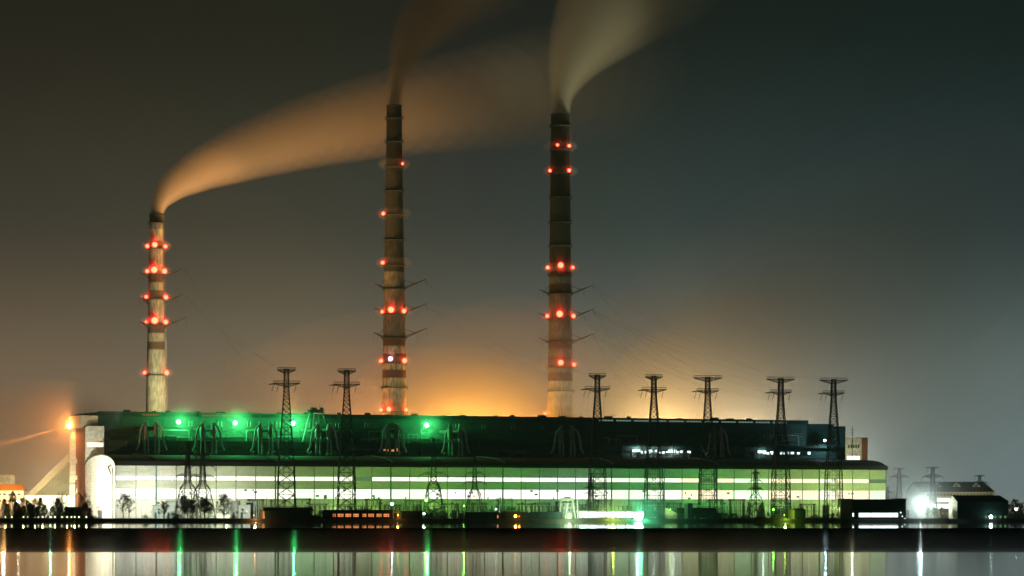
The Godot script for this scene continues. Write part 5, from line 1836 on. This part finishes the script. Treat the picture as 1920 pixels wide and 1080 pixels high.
func bare_tree(label: String, p: Vector3, h: float, per: int, m: Material, group := "trees along the shore") -> void:
	var t := thing("shore_tree", label, "tree", p, rng.randf() * TAU, group)
	var tr := MB.new()
	var lf := MB.new()
	var spine := [Vector3.ZERO]
	for i in 6:
		spine.append(Vector3(rng.randf_range(-0.05, 0.05) * h * (i * 0.25), h * (i + 1) / 6.3, rng.randf_range(-0.05, 0.05) * h * (i * 0.25)))
	for i in 6:
		tr.tube(spine[i], spine[i + 1], h * 0.022 * (1.0 - i / 7.0), h * 0.022 * (1.0 - (i + 1) / 7.0), 6, false)
	var nb := 16
	for k in nb:
		var f := 0.2 + 0.78 * (k + rng.randf()) / nb
		var s := clampf(f * 6.3, 0.0, 5.99)
		var a: Vector3 = (spine[int(s)] as Vector3).lerp(spine[int(s) + 1], s - int(s))
		var az := k * 2.4 + rng.randf_range(-0.5, 0.5)
		var ln := h * 0.34 * (1.15 - absf(f - 0.45) * 1.1) * rng.randf_range(0.6, 1.1)
		var d := Vector3(cos(az), rng.randf_range(0.5, 1.1), sin(az)).normalized()
		var b := a + d * ln * 0.6
		var c := b + (d + Vector3(0, rng.randf_range(-0.2, 0.5), 0)).normalized() * ln * 0.5
		tr.tube(a, b, h * 0.008, h * 0.006, 5, false)
		tr.tube(b, c, h * 0.006, h * 0.003, 4, false)
		for q in 7:
			var g := rng.randf_range(0.3, 1.0)
			var o := a.lerp(b, g * 2.0) if g < 0.5 else b.lerp(c, g * 2.0 - 1.0)
			var e := o + Vector3(rng.randfn() * 0.6, rng.randf_range(-0.2, 1.0), rng.randfn() * 0.6).normalized() * ln * rng.randf_range(0.2, 0.45)
			tr.tube(o, e, h * 0.004, h * 0.0025, 4, false)
			for w in per * 3:
				leaf(lf, o.lerp(e, rng.randf_range(0.3, 1.15)) + Vector3(rng.randfn(), rng.randfn(), rng.randfn()) * h * 0.028, h * 0.022)
	part("trunk", tr, M.bark, t)
	if per > 0:
		part("crown", lf, m, t, true)

func leafy_tree(label: String, p: Vector3, w: float, h: float, n: int, base: float, m: Material) -> void:
	var t := thing("leafy_tree", label, "tree", p, rng.randf() * TAU, "trees along the shore")
	var tr := MB.new()
	tr.tube(Vector3.ZERO, Vector3(0.1, h * base, 0), h * 0.025, h * 0.02, 7, false)
	tr.tube(Vector3(0.1, h * base, 0), Vector3(0, h * 0.9, 0.1), h * 0.02, h * 0.004, 6, false)
	var cl := []
	for i in 26:
		var a := i * 2.4
		var f := (i + 0.5) / 26.0
		var r := w * 0.5 * sqrt(maxf(0.05, 1.0 - pow(2.0 * f - 0.85, 2.0) * 0.85)) * rng.randf_range(0.45, 0.95)
		var c := Vector3(cos(a) * r, lerpf(h * base, h * 0.97, f), sin(a) * r)
		cl.append(c)
		tr.tube(Vector3(0.05, lerpf(h * base * 0.8, h * 0.8, f), 0), c, h * 0.009, h * 0.003, 5, false)
	part("trunk", tr, M.bark, t)
	var lf := MB.new()
	for i in n:
		var c: Vector3 = cl[rng.randi() % 26]
		leaf(lf, c + Vector3(rng.randfn(), rng.randfn() * 0.75, rng.randfn()) * w * 0.105, 0.26)
	part("crown", lf, m, t, true)

func conifer(label: String, p: Vector3, h: float, w: float, group := "dark conifers on the shore") -> void:
	var t := thing("conifer", label, "tree", p, rng.randf() * TAU, group)
	var tr := MB.new()
	tr.tube(Vector3.ZERO, Vector3(0, h, 0), h * 0.02, h * 0.004, 6, false)
	part("trunk", tr, M.bark, t)
	var lf := MB.new()
	var n := int(3200 * h / 12.0)
	var ph := rng.randf() * TAU
	for i in n:
		var f := pow(rng.randf(), 1.2)
		var y := h * (0.02 + 0.98 * f)
		var a := rng.randf() * TAU
		var r := w * 0.5 * pow(1.0 - f, 0.62) * (0.72 + 0.2 * sin(y * 2.3 + a * 2.0 + ph) + 0.16 * sin(y * 5.1 - a * 3.0)) * sqrt(rng.randf_range(0.1, 1.0)) + 0.12
		var c := Vector3(cos(a) * r, y - r * 0.2, sin(a) * r)
		var o := Vector3(cos(a), rng.randf_range(-0.6, 0.3), sin(a)) * rng.randf_range(0.3, 0.8)
		var s := Vector3(-sin(a), rng.randf_range(-0.4, 0.4), cos(a)) * rng.randf_range(0.15, 0.4)
		lf.quad(c - s, c + o * 0.5 - s * 0.3, c + o, c + s)
	part("crown", lf, M.leaf_dark, t, true)

func bush(label: String, p: Vector3, w: float, h: float, n: int, m: Material, group := "bushes along the shore", kind := "bush") -> void:
	var t := thing("bush" if kind == "bush" else "round_tree", label, kind, p, rng.randf() * TAU, group)
	var st := MB.new()
	for i in 7:
		var a := rng.randf() * TAU
		st.bar(Vector3(cos(a) * 0.2, 0, sin(a) * 0.2), Vector3(cos(a) * w * 0.3, h * 0.7, sin(a) * w * 0.3), 0.07)
	part("stems", st, M.bark, t)
	var lf := MB.new()
	for i in n:
		var a := rng.randf() * TAU
		var f := rng.randf()
		var r := w * 0.5 * sqrt(rng.randf()) * (1.0 - 0.55 * f * f) * (0.8 + 0.3 * sin(a * 3.0 + w))
		var c := Vector3(cos(a) * r, h * f * (1.0 - 0.3 * r / w) + rng.randf_range(0, 0.3), sin(a) * r)
		var x := Vector3(rng.randfn(), rng.randfn(), rng.randfn()).normalized() * rng.randf_range(0.15, 0.34)
		var y := x.cross(Vector3(rng.randfn(), rng.randfn(), rng.randfn())).normalized() * rng.randf_range(0.1, 0.22)
		lf.quad(c - x, c - y, c + x, c + y)
	part("leaves", lf, m, t, true)

func trees() -> void:
	var d := 1775.0
	var cf := [[24, 921, 27, "tallest dark conifer, before the orange roofed house"], [8, 935, 18, "dark conifer at the very edge beside the leaning pole"], [52, 938, 18, "rounded dark conifer between orange house and conveyor foot"], [76, 933, 16, "slender dark conifer beside the cyan lamp, nearer the conveyor foot"], [108, 933, 17, "pointed dark conifer on the brick tower's side of the cyan lamp"], [36, 946, 13, "low dark conifer beside the tallest conifer"], [160, 944, 14, "small dark conifer in front of the white gable's edge"], [62, 946, 13, "low dark conifer before the yard wall"]]
	for i in 11:
		cf.append([[14, 30, 44, 57, 69, 84, 98, 114, 124, 133, 168][i], [944, 940, 948, 943, 950, 946, 949, 943, 950, 953, 952][i], [17, 15, 15, 14, 15, 14, 15, 13, 12, 10, 10][i], "%s dark conifer of the hedge-like row, counting from the orange house towards the gable" % ["first", "second", "third", "fourth", "fifth", "sixth", "seventh", "eighth", "ninth", "tenth", "eleventh"][i]])
	for q in cf:
		conifer(q[3], gx(q[0], d + rng.randf_range(0, 8)), y_of(q[1], d) - GY, q[2] * d / F * 1.7)
	var bt := [[231, 925, 2, "thin bare tree closest to the white gable"], [242, 928, 2, "thin bare tree, second from the white gable"], [118, 920, 0, "leafless tree rising in front of the conveyor trestle"], [155, 925, 1, "leafless tree before the brick tower foot"], [184, 950, 1, "small thin tree before the white lit gable"], [345, 932, 7, "leafy tree under the nearer twin pylon"], [360, 938, 6, "leafy tree between the twin pylons"], [383, 934, 6, "leafy tree under the further twin pylon"], [394, 944, 4, "sparse small tree past the twin pylons"], [308, 942, 5, "small bushy tree behind the bank post"], [1738, 950, 3, "small tree right below the brilliant white lamp"], [1752, 952, 4, "small tree at the foot of the arched pylon"], [1766, 952, 5, "leafy small tree before the long pale house"], [1775, 955, 4, "lowest small tree beside the black house"], [1902, 938, 6, "tree behind the lamp past the black house"], [1915, 944, 6, "tree at the picture's edge past the black house"]]
	for q in bt:
		var dd := d + rng.randf_range(0, 14)
		bare_tree(q[3], gx(q[0], dd), (y_of(q[1], dd) - GY) * 0.95, q[2], M.leaf_dark if q[2] > 4 else M.leaf_green)
	leafy_tree("round dense dark tree with a ragged top before the white sheds", gx(420, d + 4), 9.5, y_of(927, d) - GY, 3600, 0.2, M.leaf_dark)
	leafy_tree("wide leafy tree under the nearer twin pylon", gx(352, d + 8), 8.0, 10.5, 1700, 0.3, M.leaf_dark)
	leafy_tree("wide leafy tree under the further twin pylon", gx(384, d + 9), 7.0, 10.8, 1300, 0.35, M.leaf_dark)
	leafy_tree("leafy tree between the cyan lamp and the leafless tree", gx(110, d + 5), 7.0, 11.5, 1500, 0.15, M.leaf_dark)
	leafy_tree("leafy tree on the orange house's side of the cyan lamp", gx(66, d + 5), 7.5, 11.0, 1900, 0.15, M.leaf_dark)
	leafy_tree("leafy tree before the orange house, beside the tallest conifer", gx(42, d + 6), 6.5, 11.5, 1500, 0.15, M.leaf_dark)
	leafy_tree("leafy tree at the white gable's shaded edge", gx(164, d + 6), 6.0, 10.0, 900, 0.15, M.leaf_dark)
	var bs := [[175, 9, 2.2, "low bush on the lawn under the white gable"], [272, 6, 2.5, "bush beside the blue grey kiosk"], [325, 10, 3.5, "dark bush below the flat pale shed"], [335, 7, 3.0, "dark bush at the first twin pylon's foot"], [438, 5, 2.4, "small round bush between the round tree and the boathouse"], [600, 8, 4.5, "shaggy bush between the boathouse and the long shed"], [805, 9, 2.4, "bush in front of the green hut lamp"], [1240, 8, 2.6, "bush between the cyan lamp and the lit front hut"], [1350, 12, 3.8, "wide dark bush beside the boat shed"], [1375, 12, 3.4, "dark bush between boat shed and square hut"], [1398, 9, 2.6, "bush touching the square dark hut"], [1455, 13, 2.6, "green lit bush between the two small huts"], [1530, 13, 2.6, "dark bush beside the olive hut"], [1558, 13, 3.0, "dark bush beside the olive wall of the shore hall"], [1770, 8, 2.4, "bush at the gable wall of the black house"], [1905, 14, 3.4, "dark bush past the black house"], [828, 12, 1.8, "low bush under the spread feet of the pylon"]]
	for q in bs:
		bush(q[3], gx(q[0], 1768 + rng.randf_range(0, 3), 0.9), q[1], q[2], int(q[1] * q[2] * 16), M.leaf_dark if rng.randf() < 0.7 else M.leaf_green)
	# reeds and rough grass along the water's edge: uncountable
	var gr := MB.new()
	for i in 5200:
		var px := rng.randf_range(-30, 1950)
		if (px > 490 and px < 590) or (px > 1410 and px < 1440):
			continue
		var p := gx(px, rng.randf_range(1760, 1768), rng.randf_range(0.3, 1.4))
		var h := rng.randf_range(0.3, 0.95)
		var s := rng.randf_range(-0.3, 0.3)
		gr.tri(p, p + Vector3(0.14, 0, 0.02), p + Vector3(s, h, 0))
	var o := part("shore_reeds", gr, M.leaf_green, self)
	o.set_meta("kind", "stuff")
	o.set_meta("label", "rough grass and reeds along the water's edge")
	o.set_meta("category", "grass")
	# a distant dark belt of trees past the plant
	var fb := MB.new()
	for i in 7000:
		var side := rng.randf() < 0.35
		var px := rng.randf_range(-60, 140) if side else rng.randf_range(1640, 1990)
		var dd := rng.randf_range(2500, 2600)
		var hh := 5.0 + 4.0 * sin(px * 0.09) + 3.0 * sin(px * 0.31)
		var p := gx(px, dd, GY + maxf(1.5, hh) * rng.randf())
		var x := Vector3(rng.randfn(), rng.randfn(), rng.randfn()).normalized() * rng.randf_range(0.4, 1.0)
		var y := x.cross(Vector3(rng.randfn(), rng.randfn(), rng.randfn())).normalized() * 0.5
		fb.quad(p - x, p - y, p + x, p + y)
	o = part("far_wood", fb, M.leaf_dark, self)
	o.set_meta("kind", "stuff")
	o.set_meta("label", "low dark wood far behind the plant")
	o.set_meta("category", "wood")

# ---------------------------------------------------------------- wires
func sag(mb: MB, a: Vector3, b: Vector3, s: float, w := 0.1) -> void:
	var n := 14
	for i in n:
		var f0 := float(i) / n
		var f1 := float(i + 1) / n
		mb.bar(a.lerp(b, f0) - Vector3(0, 4 * s * f0 * (1 - f0), 0), a.lerp(b, f1) - Vector3(0, 4 * s * f1 * (1 - f1), 0), w)

func line_set(label: String, spans: Array) -> void:     # spans: [from, to, sag]
	var t := thing("power_line", label, "power line", Vector3.ZERO, 0.0, "power lines")
	for q in spans:
		var mb := MB.new()
		sag(mb, q[0], q[1], q[2], 0.042)
		part("wire", mb, M.wire, t)

func wires() -> void:
	var names := ["the shorter pale chimney and the first tall pylon", "the middle chimney and the second tall pylon", "the middle chimney and the pylon closest to the thick chimney", "the thick chimney and the pylon behind the cyan lamp", "the thick chimney and the first wide topped pylon", "the thick chimney and the wide topped pylon by the olive hut", "the thick chimney and the last wide topped pylon"]
	var from := [[312, 513, 561], [760, 580, 626], [760, 534, 580], [1076, 636, 590], [1076, 590, 545], [1076, 636, 590], [1076, 590, 545]]
	for i in 7:
		var d := dist(u_of(from[i][0], 165), 165)
		var a0 := at(from[i][0] + 36, from[i][1] - 8, d)
		var a1 := at(from[i][0] + 36, from[i][2] - 8, d)
		var p: Vector3 = tall[i]
		line_set("thin lines between %s" % names[i], [[a0, p + Vector3(-4, 85, 0), 7.0], [a1, p + Vector3(4, 85, 0), 7.0], [a0, p + Vector3(-7, 73, 0), 7.0], [a1, p + Vector3(6, 73, 0), 7.0]])
	for i in 7:
		var p: Vector3 = tall[i]
		var sp := []
		for q in [[-8.4, 72.0], [-5.6, 72.0], [4.6, 72.0]]:
			sp.append([p + Vector3(q[0], q[1], 2), p + Vector3(q[0] * 0.6 - 12.0, 11.0, 22), 5.0])
		line_set("drop lines falling from the tall pylon %s" % ["by the roof frame", "behind the orange windows", "closest to the thick chimney", "behind the cyan lamp", "behind the boat shed", "by the olive hut", "at the far end"][i], sp)
	var sp := []
	for y in [872.0, 884.0, 890.0, 902.0]:
		sp.append([at(-60, y - 20, 1930), at(352, y + 4, 1852), 6.0])
	line_set("bundle of lines reaching the twin pylons from beyond the orange house", sp)

# ---------------------------------------------------------------- smoke, steam, added halo mist and the lamps that show them
func plume(called: String, label: String, pts: Array, dens: float, col: Color, steps: int, tube_len: float) -> Node3D:
	# pts: [column, row, radius in pixels, distance, density share]
	var t := thing(called, label, "smoke", Vector3.ZERO, 0.0, "smoke plumes of the chimneys")
	var mats := {}
	for k in steps:
		var f := float(k) / (steps - 1) * (pts.size() - 1)
		var i := mini(int(f), pts.size() - 2)
		var g := f - i
		var P := []
		for q in 5:
			P.append(lerpf(pts[i][q], pts[i + 1][q], g))
		var a := at(pts[i][0], pts[i][1], pts[i][3])
		var b := at(pts[i + 1][0], pts[i + 1][1], pts[i + 1][3])
		var c := at(P[0], P[1], P[3])
		var r: float = P[2] * P[3] / F
		var bx := (b - a).normalized()
		var bz := bx.cross(Vector3.UP).normalized()
		var by := bz.cross(bx).normalized()
		var B := Basis(bx, by, bz)
		var ln := maxf(r * 2.0, (b - a).length() * (pts.size() - 1) / float(steps) * tube_len)
		for s in [1.0, 0.68]:
			var key := "%s_%d" % [called, k]
			if not mats.has(key):
				mats[key] = fog(key, col, dens * P[4] / maxf(r, 3.0) * 0.5)
			puff(t, "smoke_puff", c, Vector3(ln * (1.0 if s == 1.0 else 0.85), r * 2 * s, r * 2 * s), mats[key], B)
	return t

func smoke() -> void:
	var d1 := dist(u_of(292.5, 165), 165)
	var d2 := dist(u_of(739, 165), 165)
	var d3 := dist(u_of(1050.5, 165), 165)
	plume("smoke_plume", "thick orange lit smoke sweeping from the shorter pale chimney behind the middle one",
		[[293, 399, 13, d1, 1.5], [300, 374, 19, d1 + 5, 1.3], [328, 345, 30, d1 + 12, 0.9], [380, 316, 42, d1 + 25, 0.8], [460, 284, 56, d1 + 45, 0.7], [560, 252, 68, d1 + 75, 0.6], [680, 222, 80, d1 + 110, 0.5], [820, 196, 92, d1 + 150, 0.36], [980, 168, 110, d1 + 200, 0.22], [1160, 138, 130, d1 + 260, 0.1]],
		0.55, Color(0.97, 0.95, 0.92), 34, 3.4)
	plume("smoke_plume", "thin dark brown smoke rising from the slender middle chimney",
		[[739.5, 196, 14, d2, 1.4], [743, 160, 17, d2 + 4, 0.9], [752, 120, 27, d2 + 10, 0.75], [772, 75, 42, d2 + 20, 0.6], [806, 30, 60, d2 + 32, 0.45], [852, -20, 82, d2 + 48, 0.35], [915, -80, 110, d2 + 70, 0.25]],
		0.31, Color(0.6, 0.55, 0.45), 18, 3.2)
	plume("smoke_plume", "broad pale olive smoke fanning out from the thickest chimney",
		[[1050, 213, 19, d3, 1.3], [1053, 180, 22, d3 + 4, 0.9], [1064, 140, 37, d3 + 10, 0.75], [1084, 95, 58, d3 + 20, 0.6], [1116, 45, 84, d3 + 32, 0.5], [1160, -10, 112, d3 + 48, 0.4], [1220, -80, 150, d3 + 70, 0.3]],
		0.45, Color(0.95, 0.95, 0.88), 18, 3.2)
	# added floodlights, none of them seen, that light the smoke and the chimneys
	plume_light("added sodium floodlight on the boiler house roof aimed at the shorter chimney's smoke", pl(150, 66.5, 110), at(470, 290, d1 + 50), Color(1.0, 0.66, 0.34), 56000.0, 50.0)
	plume_light("added sodium floodlight on the boiler house roof nearest the thick chimney, aimed at far smoke", pl(330, 66.5, 112), at(335, 355, d1 + 10), Color(1.0, 0.68, 0.36), 130000.0, 11.0)
	plume_light("added floodlight on the boiler house roof aimed at the pale chimney's shaft", pl(78, 66.5, 100), at(292, 600, d1), Color(1.0, 0.95, 0.72), 11000.0, 62.0)
	plume_light("added floodlight on the boiler house roof aimed above the middle and thick chimneys", pl(468, 66.5, 112), at(1085, 110, d3 + 20), Color(1.0, 0.95, 0.76), 54000.0, 15.0)
	plume_light("added floodlight on the boiler house roof aimed at the middle chimney's smoke", pl(280, 66.5, 112), at(800, 60, d2 + 20), Color(1.0, 0.78, 0.5), 6000.0, 10.0)
	plume_light("added warm floodlight on the roof edge aimed at the middle chimney's foot", pl(228, 66.5, 100), at(739, 600, d2), Color(1.0, 0.84, 0.62), 3000.0, 50.0)
	plume_light("added warm floodlight on the roof edge aimed at the thick chimney's foot", pl(352, 66.5, 100), at(1050, 600, d3), Color(1.0, 0.92, 0.74), 2600.0, 50.0)
	# steam behind the roof between the tall chimneys, lit by sodium yard lamps
	var s := thing("steam_bank", "glowing orange steam behind the roof between the two tall chimneys", "steam", Vector3.ZERO)
	var sm := fog("steam_thin", Color(0.95, 0.95, 0.95), 0.0022)
	var sm2 := fog("steam_mid", Color(0.95, 0.95, 0.95), 0.0035)
	puff(s, "steam_puff", at(850, 800, 2190), Vector3(180, 110, 90), sm2)
	puff(s, "steam_puff", at(900, 790, 2200), Vector3(120, 80, 70), sm2)
	puff(s, "steam_puff", at(830, 780, 2200), Vector3(330, 150, 110), sm)
	puff(s, "steam_puff", at(960, 760, 2200), Vector3(150, 150, 80), sm)
	puff(s, "steam_puff", at(620, 795, 2195), Vector3(330, 110, 90), fog("steam_low_warm", Color(0.95, 0.95, 0.95), 0.0018))
	back_lamp("sodium yard lamp behind the boiler house, between the tall chimneys", at(850, 846, 2175), Color(1.0, 0.66, 0.25), 13500.0)
	back_lamp("sodium yard lamp behind the boiler house closer to the thick chimney", at(935, 846, 2195), Color(1.0, 0.68, 0.28), 9000.0)
	back_lamp("sodium yard lamp behind the boiler house beside the middle chimney", at(690, 846, 2150), Color(1.0, 0.62, 0.3), 6500.0)
	back_lamp("sodium yard lamp behind the boiler house, between pale and middle chimneys", at(540, 846, 2140), Color(1.0, 0.68, 0.4), 6000.0)
	var h := thing("steam_bank", "pale steam drifting up behind the row of tall pylons", "steam", Vector3.ZERO)
	var hm := fog("steam_pale", Color(0.95, 0.95, 0.93), 0.0019)
	var bx := Vector3(0.86, 0.5, 0.0).normalized()
	var B := Basis(bx, Vector3(0, 0, 1).cross(bx).normalized(), Vector3(0, 0, 1))
	puff(h, "steam_puff", at(1240, 770, 2290), Vector3(230, 110, 110), hm)
	puff(h, "steam_puff", at(1330, 700, 2290), Vector3(260, 90, 110), hm, B)
	puff(h, "steam_puff", at(1450, 640, 2300), Vector3(330, 110, 120), hm, B)
	puff(h, "steam_puff", at(1560, 590, 2310), Vector3(380, 150, 130), hm, B)
	var hw := fog("steam_wide", Color(0.95, 0.95, 0.93), 0.0011)
	puff(h, "steam_puff", at(1300, 760, 2300), Vector3(420, 170, 130), hw)
	puff(h, "steam_puff", at(1480, 650, 2310), Vector3(520, 200, 150), hw, B)
	puff(h, "steam_puff", at(1600, 640, 2320), Vector3(640, 260, 160), fog("steam_thinner", Color(0.95, 0.95, 0.95), 0.0008), B)
	puff(h, "steam_puff", at(1640, 760, 2330), Vector3(520, 200, 160), fog("steam_low", Color(0.95, 0.95, 0.95), 0.0006))
	back_lamp("pale yard lamp behind the very end of the turbine hall", at(1585, 890, 2290), Color(0.95, 1.0, 0.95), 3200.0)
	back_lamp("warm yard lamp behind the boiler house by the tall pylons", at(1235, 846, 2275), Color(1.0, 0.8, 0.5), 15000.0)
	back_lamp("pale yard lamp behind the boiler house near its far end", at(1400, 850, 2290), Color(1.0, 0.88, 0.68), 6000.0)
	# added mist and spot that draw the lens streak of the orange lamp
	var l := thing("added_mist", "added brownish mist beside the brick tower that shows the orange light streak", "mist", Vector3.ZERO)
	var lm := fog("streak_mist", Color(0.95, 0.93, 0.9), 0.0024)
	puff(l, "glow_puff", at(60, 830, 1990), Vector3(150, 80, 60), lm)
	puff(l, "glow_puff", at(112, 802, 1984), Vector3(70, 60, 60), lm)
	puff(l, "glow_puff", at(80, 814, 1984), Vector3(110, 50, 60), lm)
	puff(l, "glow_puff", at(10, 832, 1984), Vector3(120, 60, 50), lm)
	puff(l, "glow_puff", at(80, 822, 1984), Vector3(150, 70, 50), lm)
	var sl := thing("added_streak_lamp", "added narrow orange spot on the brick tower that draws a light streak", "floodlight", pl(-4.4, y_of(801, dist(0, 86)), 87), 0.0)
	var sb := MB.new()
	sb.tube(Vector3(1.2, 0.3, 0), Vector3(0.1, 0, 0), 0.4, 0.6, 10)
	sb.bar(Vector3(0.8, 0, 0), Vector3(3.0, -0.4, 0), 0.2)
	part("housing", sb, M.dark_steel, sl)
	var sg := MB.new()
	sg.tube(Vector3(0.09, 0, 0), Vector3(0, 0, 0), 0.5, 0.5, 10)
	part("lens", sg, M.lamp_orange, sl)
	spot(sl, Vector3(-0.3, 0, 0), Vector3(-140, -38, 4), Color(1.0, 0.6, 0.27), 60000.0, 3.6, 1.0, 0.3)
	# added mist that gives the roof, window and shore lights their lens glow
	var g := thing("added_mist", "added green halo mist around the floodlights over the vaulted roof", "mist", P0, TURN)
	var gm := fog("halo_roof", Color(0.95, 0.95, 0.95), 0.0024)
	puff(g, "glow_puff", Vector3(120, 54, -64), Vector3(260, 40, 26), gm)
	for q in gl_spots:
		puff(g, "glow_puff", q, Vector3(22, 18, 12), M.halo_green)
	puff(g, "glow_puff", Vector3(255, 54, -64), Vector3(110, 34, 24), gm)
	var bs := thing("added_mist", "added white puff for the window glow over the vaulted roof", "mist", P0, TURN)
	puff(bs, "glow_puff", Vector3(u_of(1228, 58), 42, -56), Vector3(52, 12, 10), fog("glow_leak", Color(0.95, 0.95, 0.95), 0.012))
	var w := thing("added_mist", "added cyan halo mist around the lamps of the glaring jetty", "mist", Vector3.ZERO)
	puff(w, "glow_puff", at(1195, 964, 1762), Vector3(46, 22, 20), fog("halo_shore", Color(0.95, 0.95, 0.95), 0.007))
	puff(w, "glow_puff", at(1195, 964, 1762), Vector3(90, 30, 24), fog("halo_shore_wide", Color(0.95, 0.95, 0.95), 0.0025))
	var ww := thing("added_mist", "added white halo mist around the brilliant lamp post before the long house", "mist", Vector3.ZERO)
	puff(ww, "glow_puff", at(1725, 945, 1795), Vector3(26, 24, 24), fog("halo_white_core", Color(0.95, 0.95, 0.95), 0.006))
	for k in 6:
		puff(ww, "glow_puff", at(1725 + 9 * sin(k * 2.1), 940 - 2.5 * k, 1797), Vector3(28 + 13 * k, 24 + 10 * k, 24 + 7 * k), fog("halo_white_%d" % k, Color(0.95, 0.95, 0.95), 0.0026 / (1.0 + 0.4 * k)))

func plume_light(label: String, p: Vector3, to: Vector3, c: Color, e: float, angle: float) -> void:
	var o := thing("added_roof_floodlight", label, "floodlight", p, 0.0, "added floodlights on the boiler house roof")
	var d := (to - p).normalized()
	var b := MB.new()
	b.tube(-d * 1.0, -d * 0.1, 0.25, 0.6, 10)
	b.bar(-d * 0.6, -d * 0.6 - Vector3(0, 1.0, 0), 0.15)
	part("housing", b, M.dark_steel, o)
	var g := MB.new()
	g.tube(-d * 0.09, Vector3.ZERO, 0.5, 0.5, 10)
	part("lens", g, M.lamp_amber, o)
	spot(o, d * 0.5, d * 10, c, e, angle, 0.8, 0.5)

func back_lamp(label: String, p: Vector3, c: Color, e: float) -> void:
	var o := thing("yard_lamp", label, "lamp post", Vector3(p.x, GY, p.z), 0.0, "yard lamps behind the boiler house")
	var h := p.y - GY
	var b := MB.new()
	b.tube(Vector3.ZERO, Vector3(0, h, 0), 0.5, 0.3, 8)
	part("pole", b, M.dark_steel, o)
	var g := MB.new()
	g.tube(Vector3(0, h, 0), Vector3(0, h + 0.6, 0), 0.8, 1.1, 10)
	part("lamp_head", g, M.lamp_orange, o)
	omni(o, Vector3(0, h + 1.4, 0), c, e, 0.5)
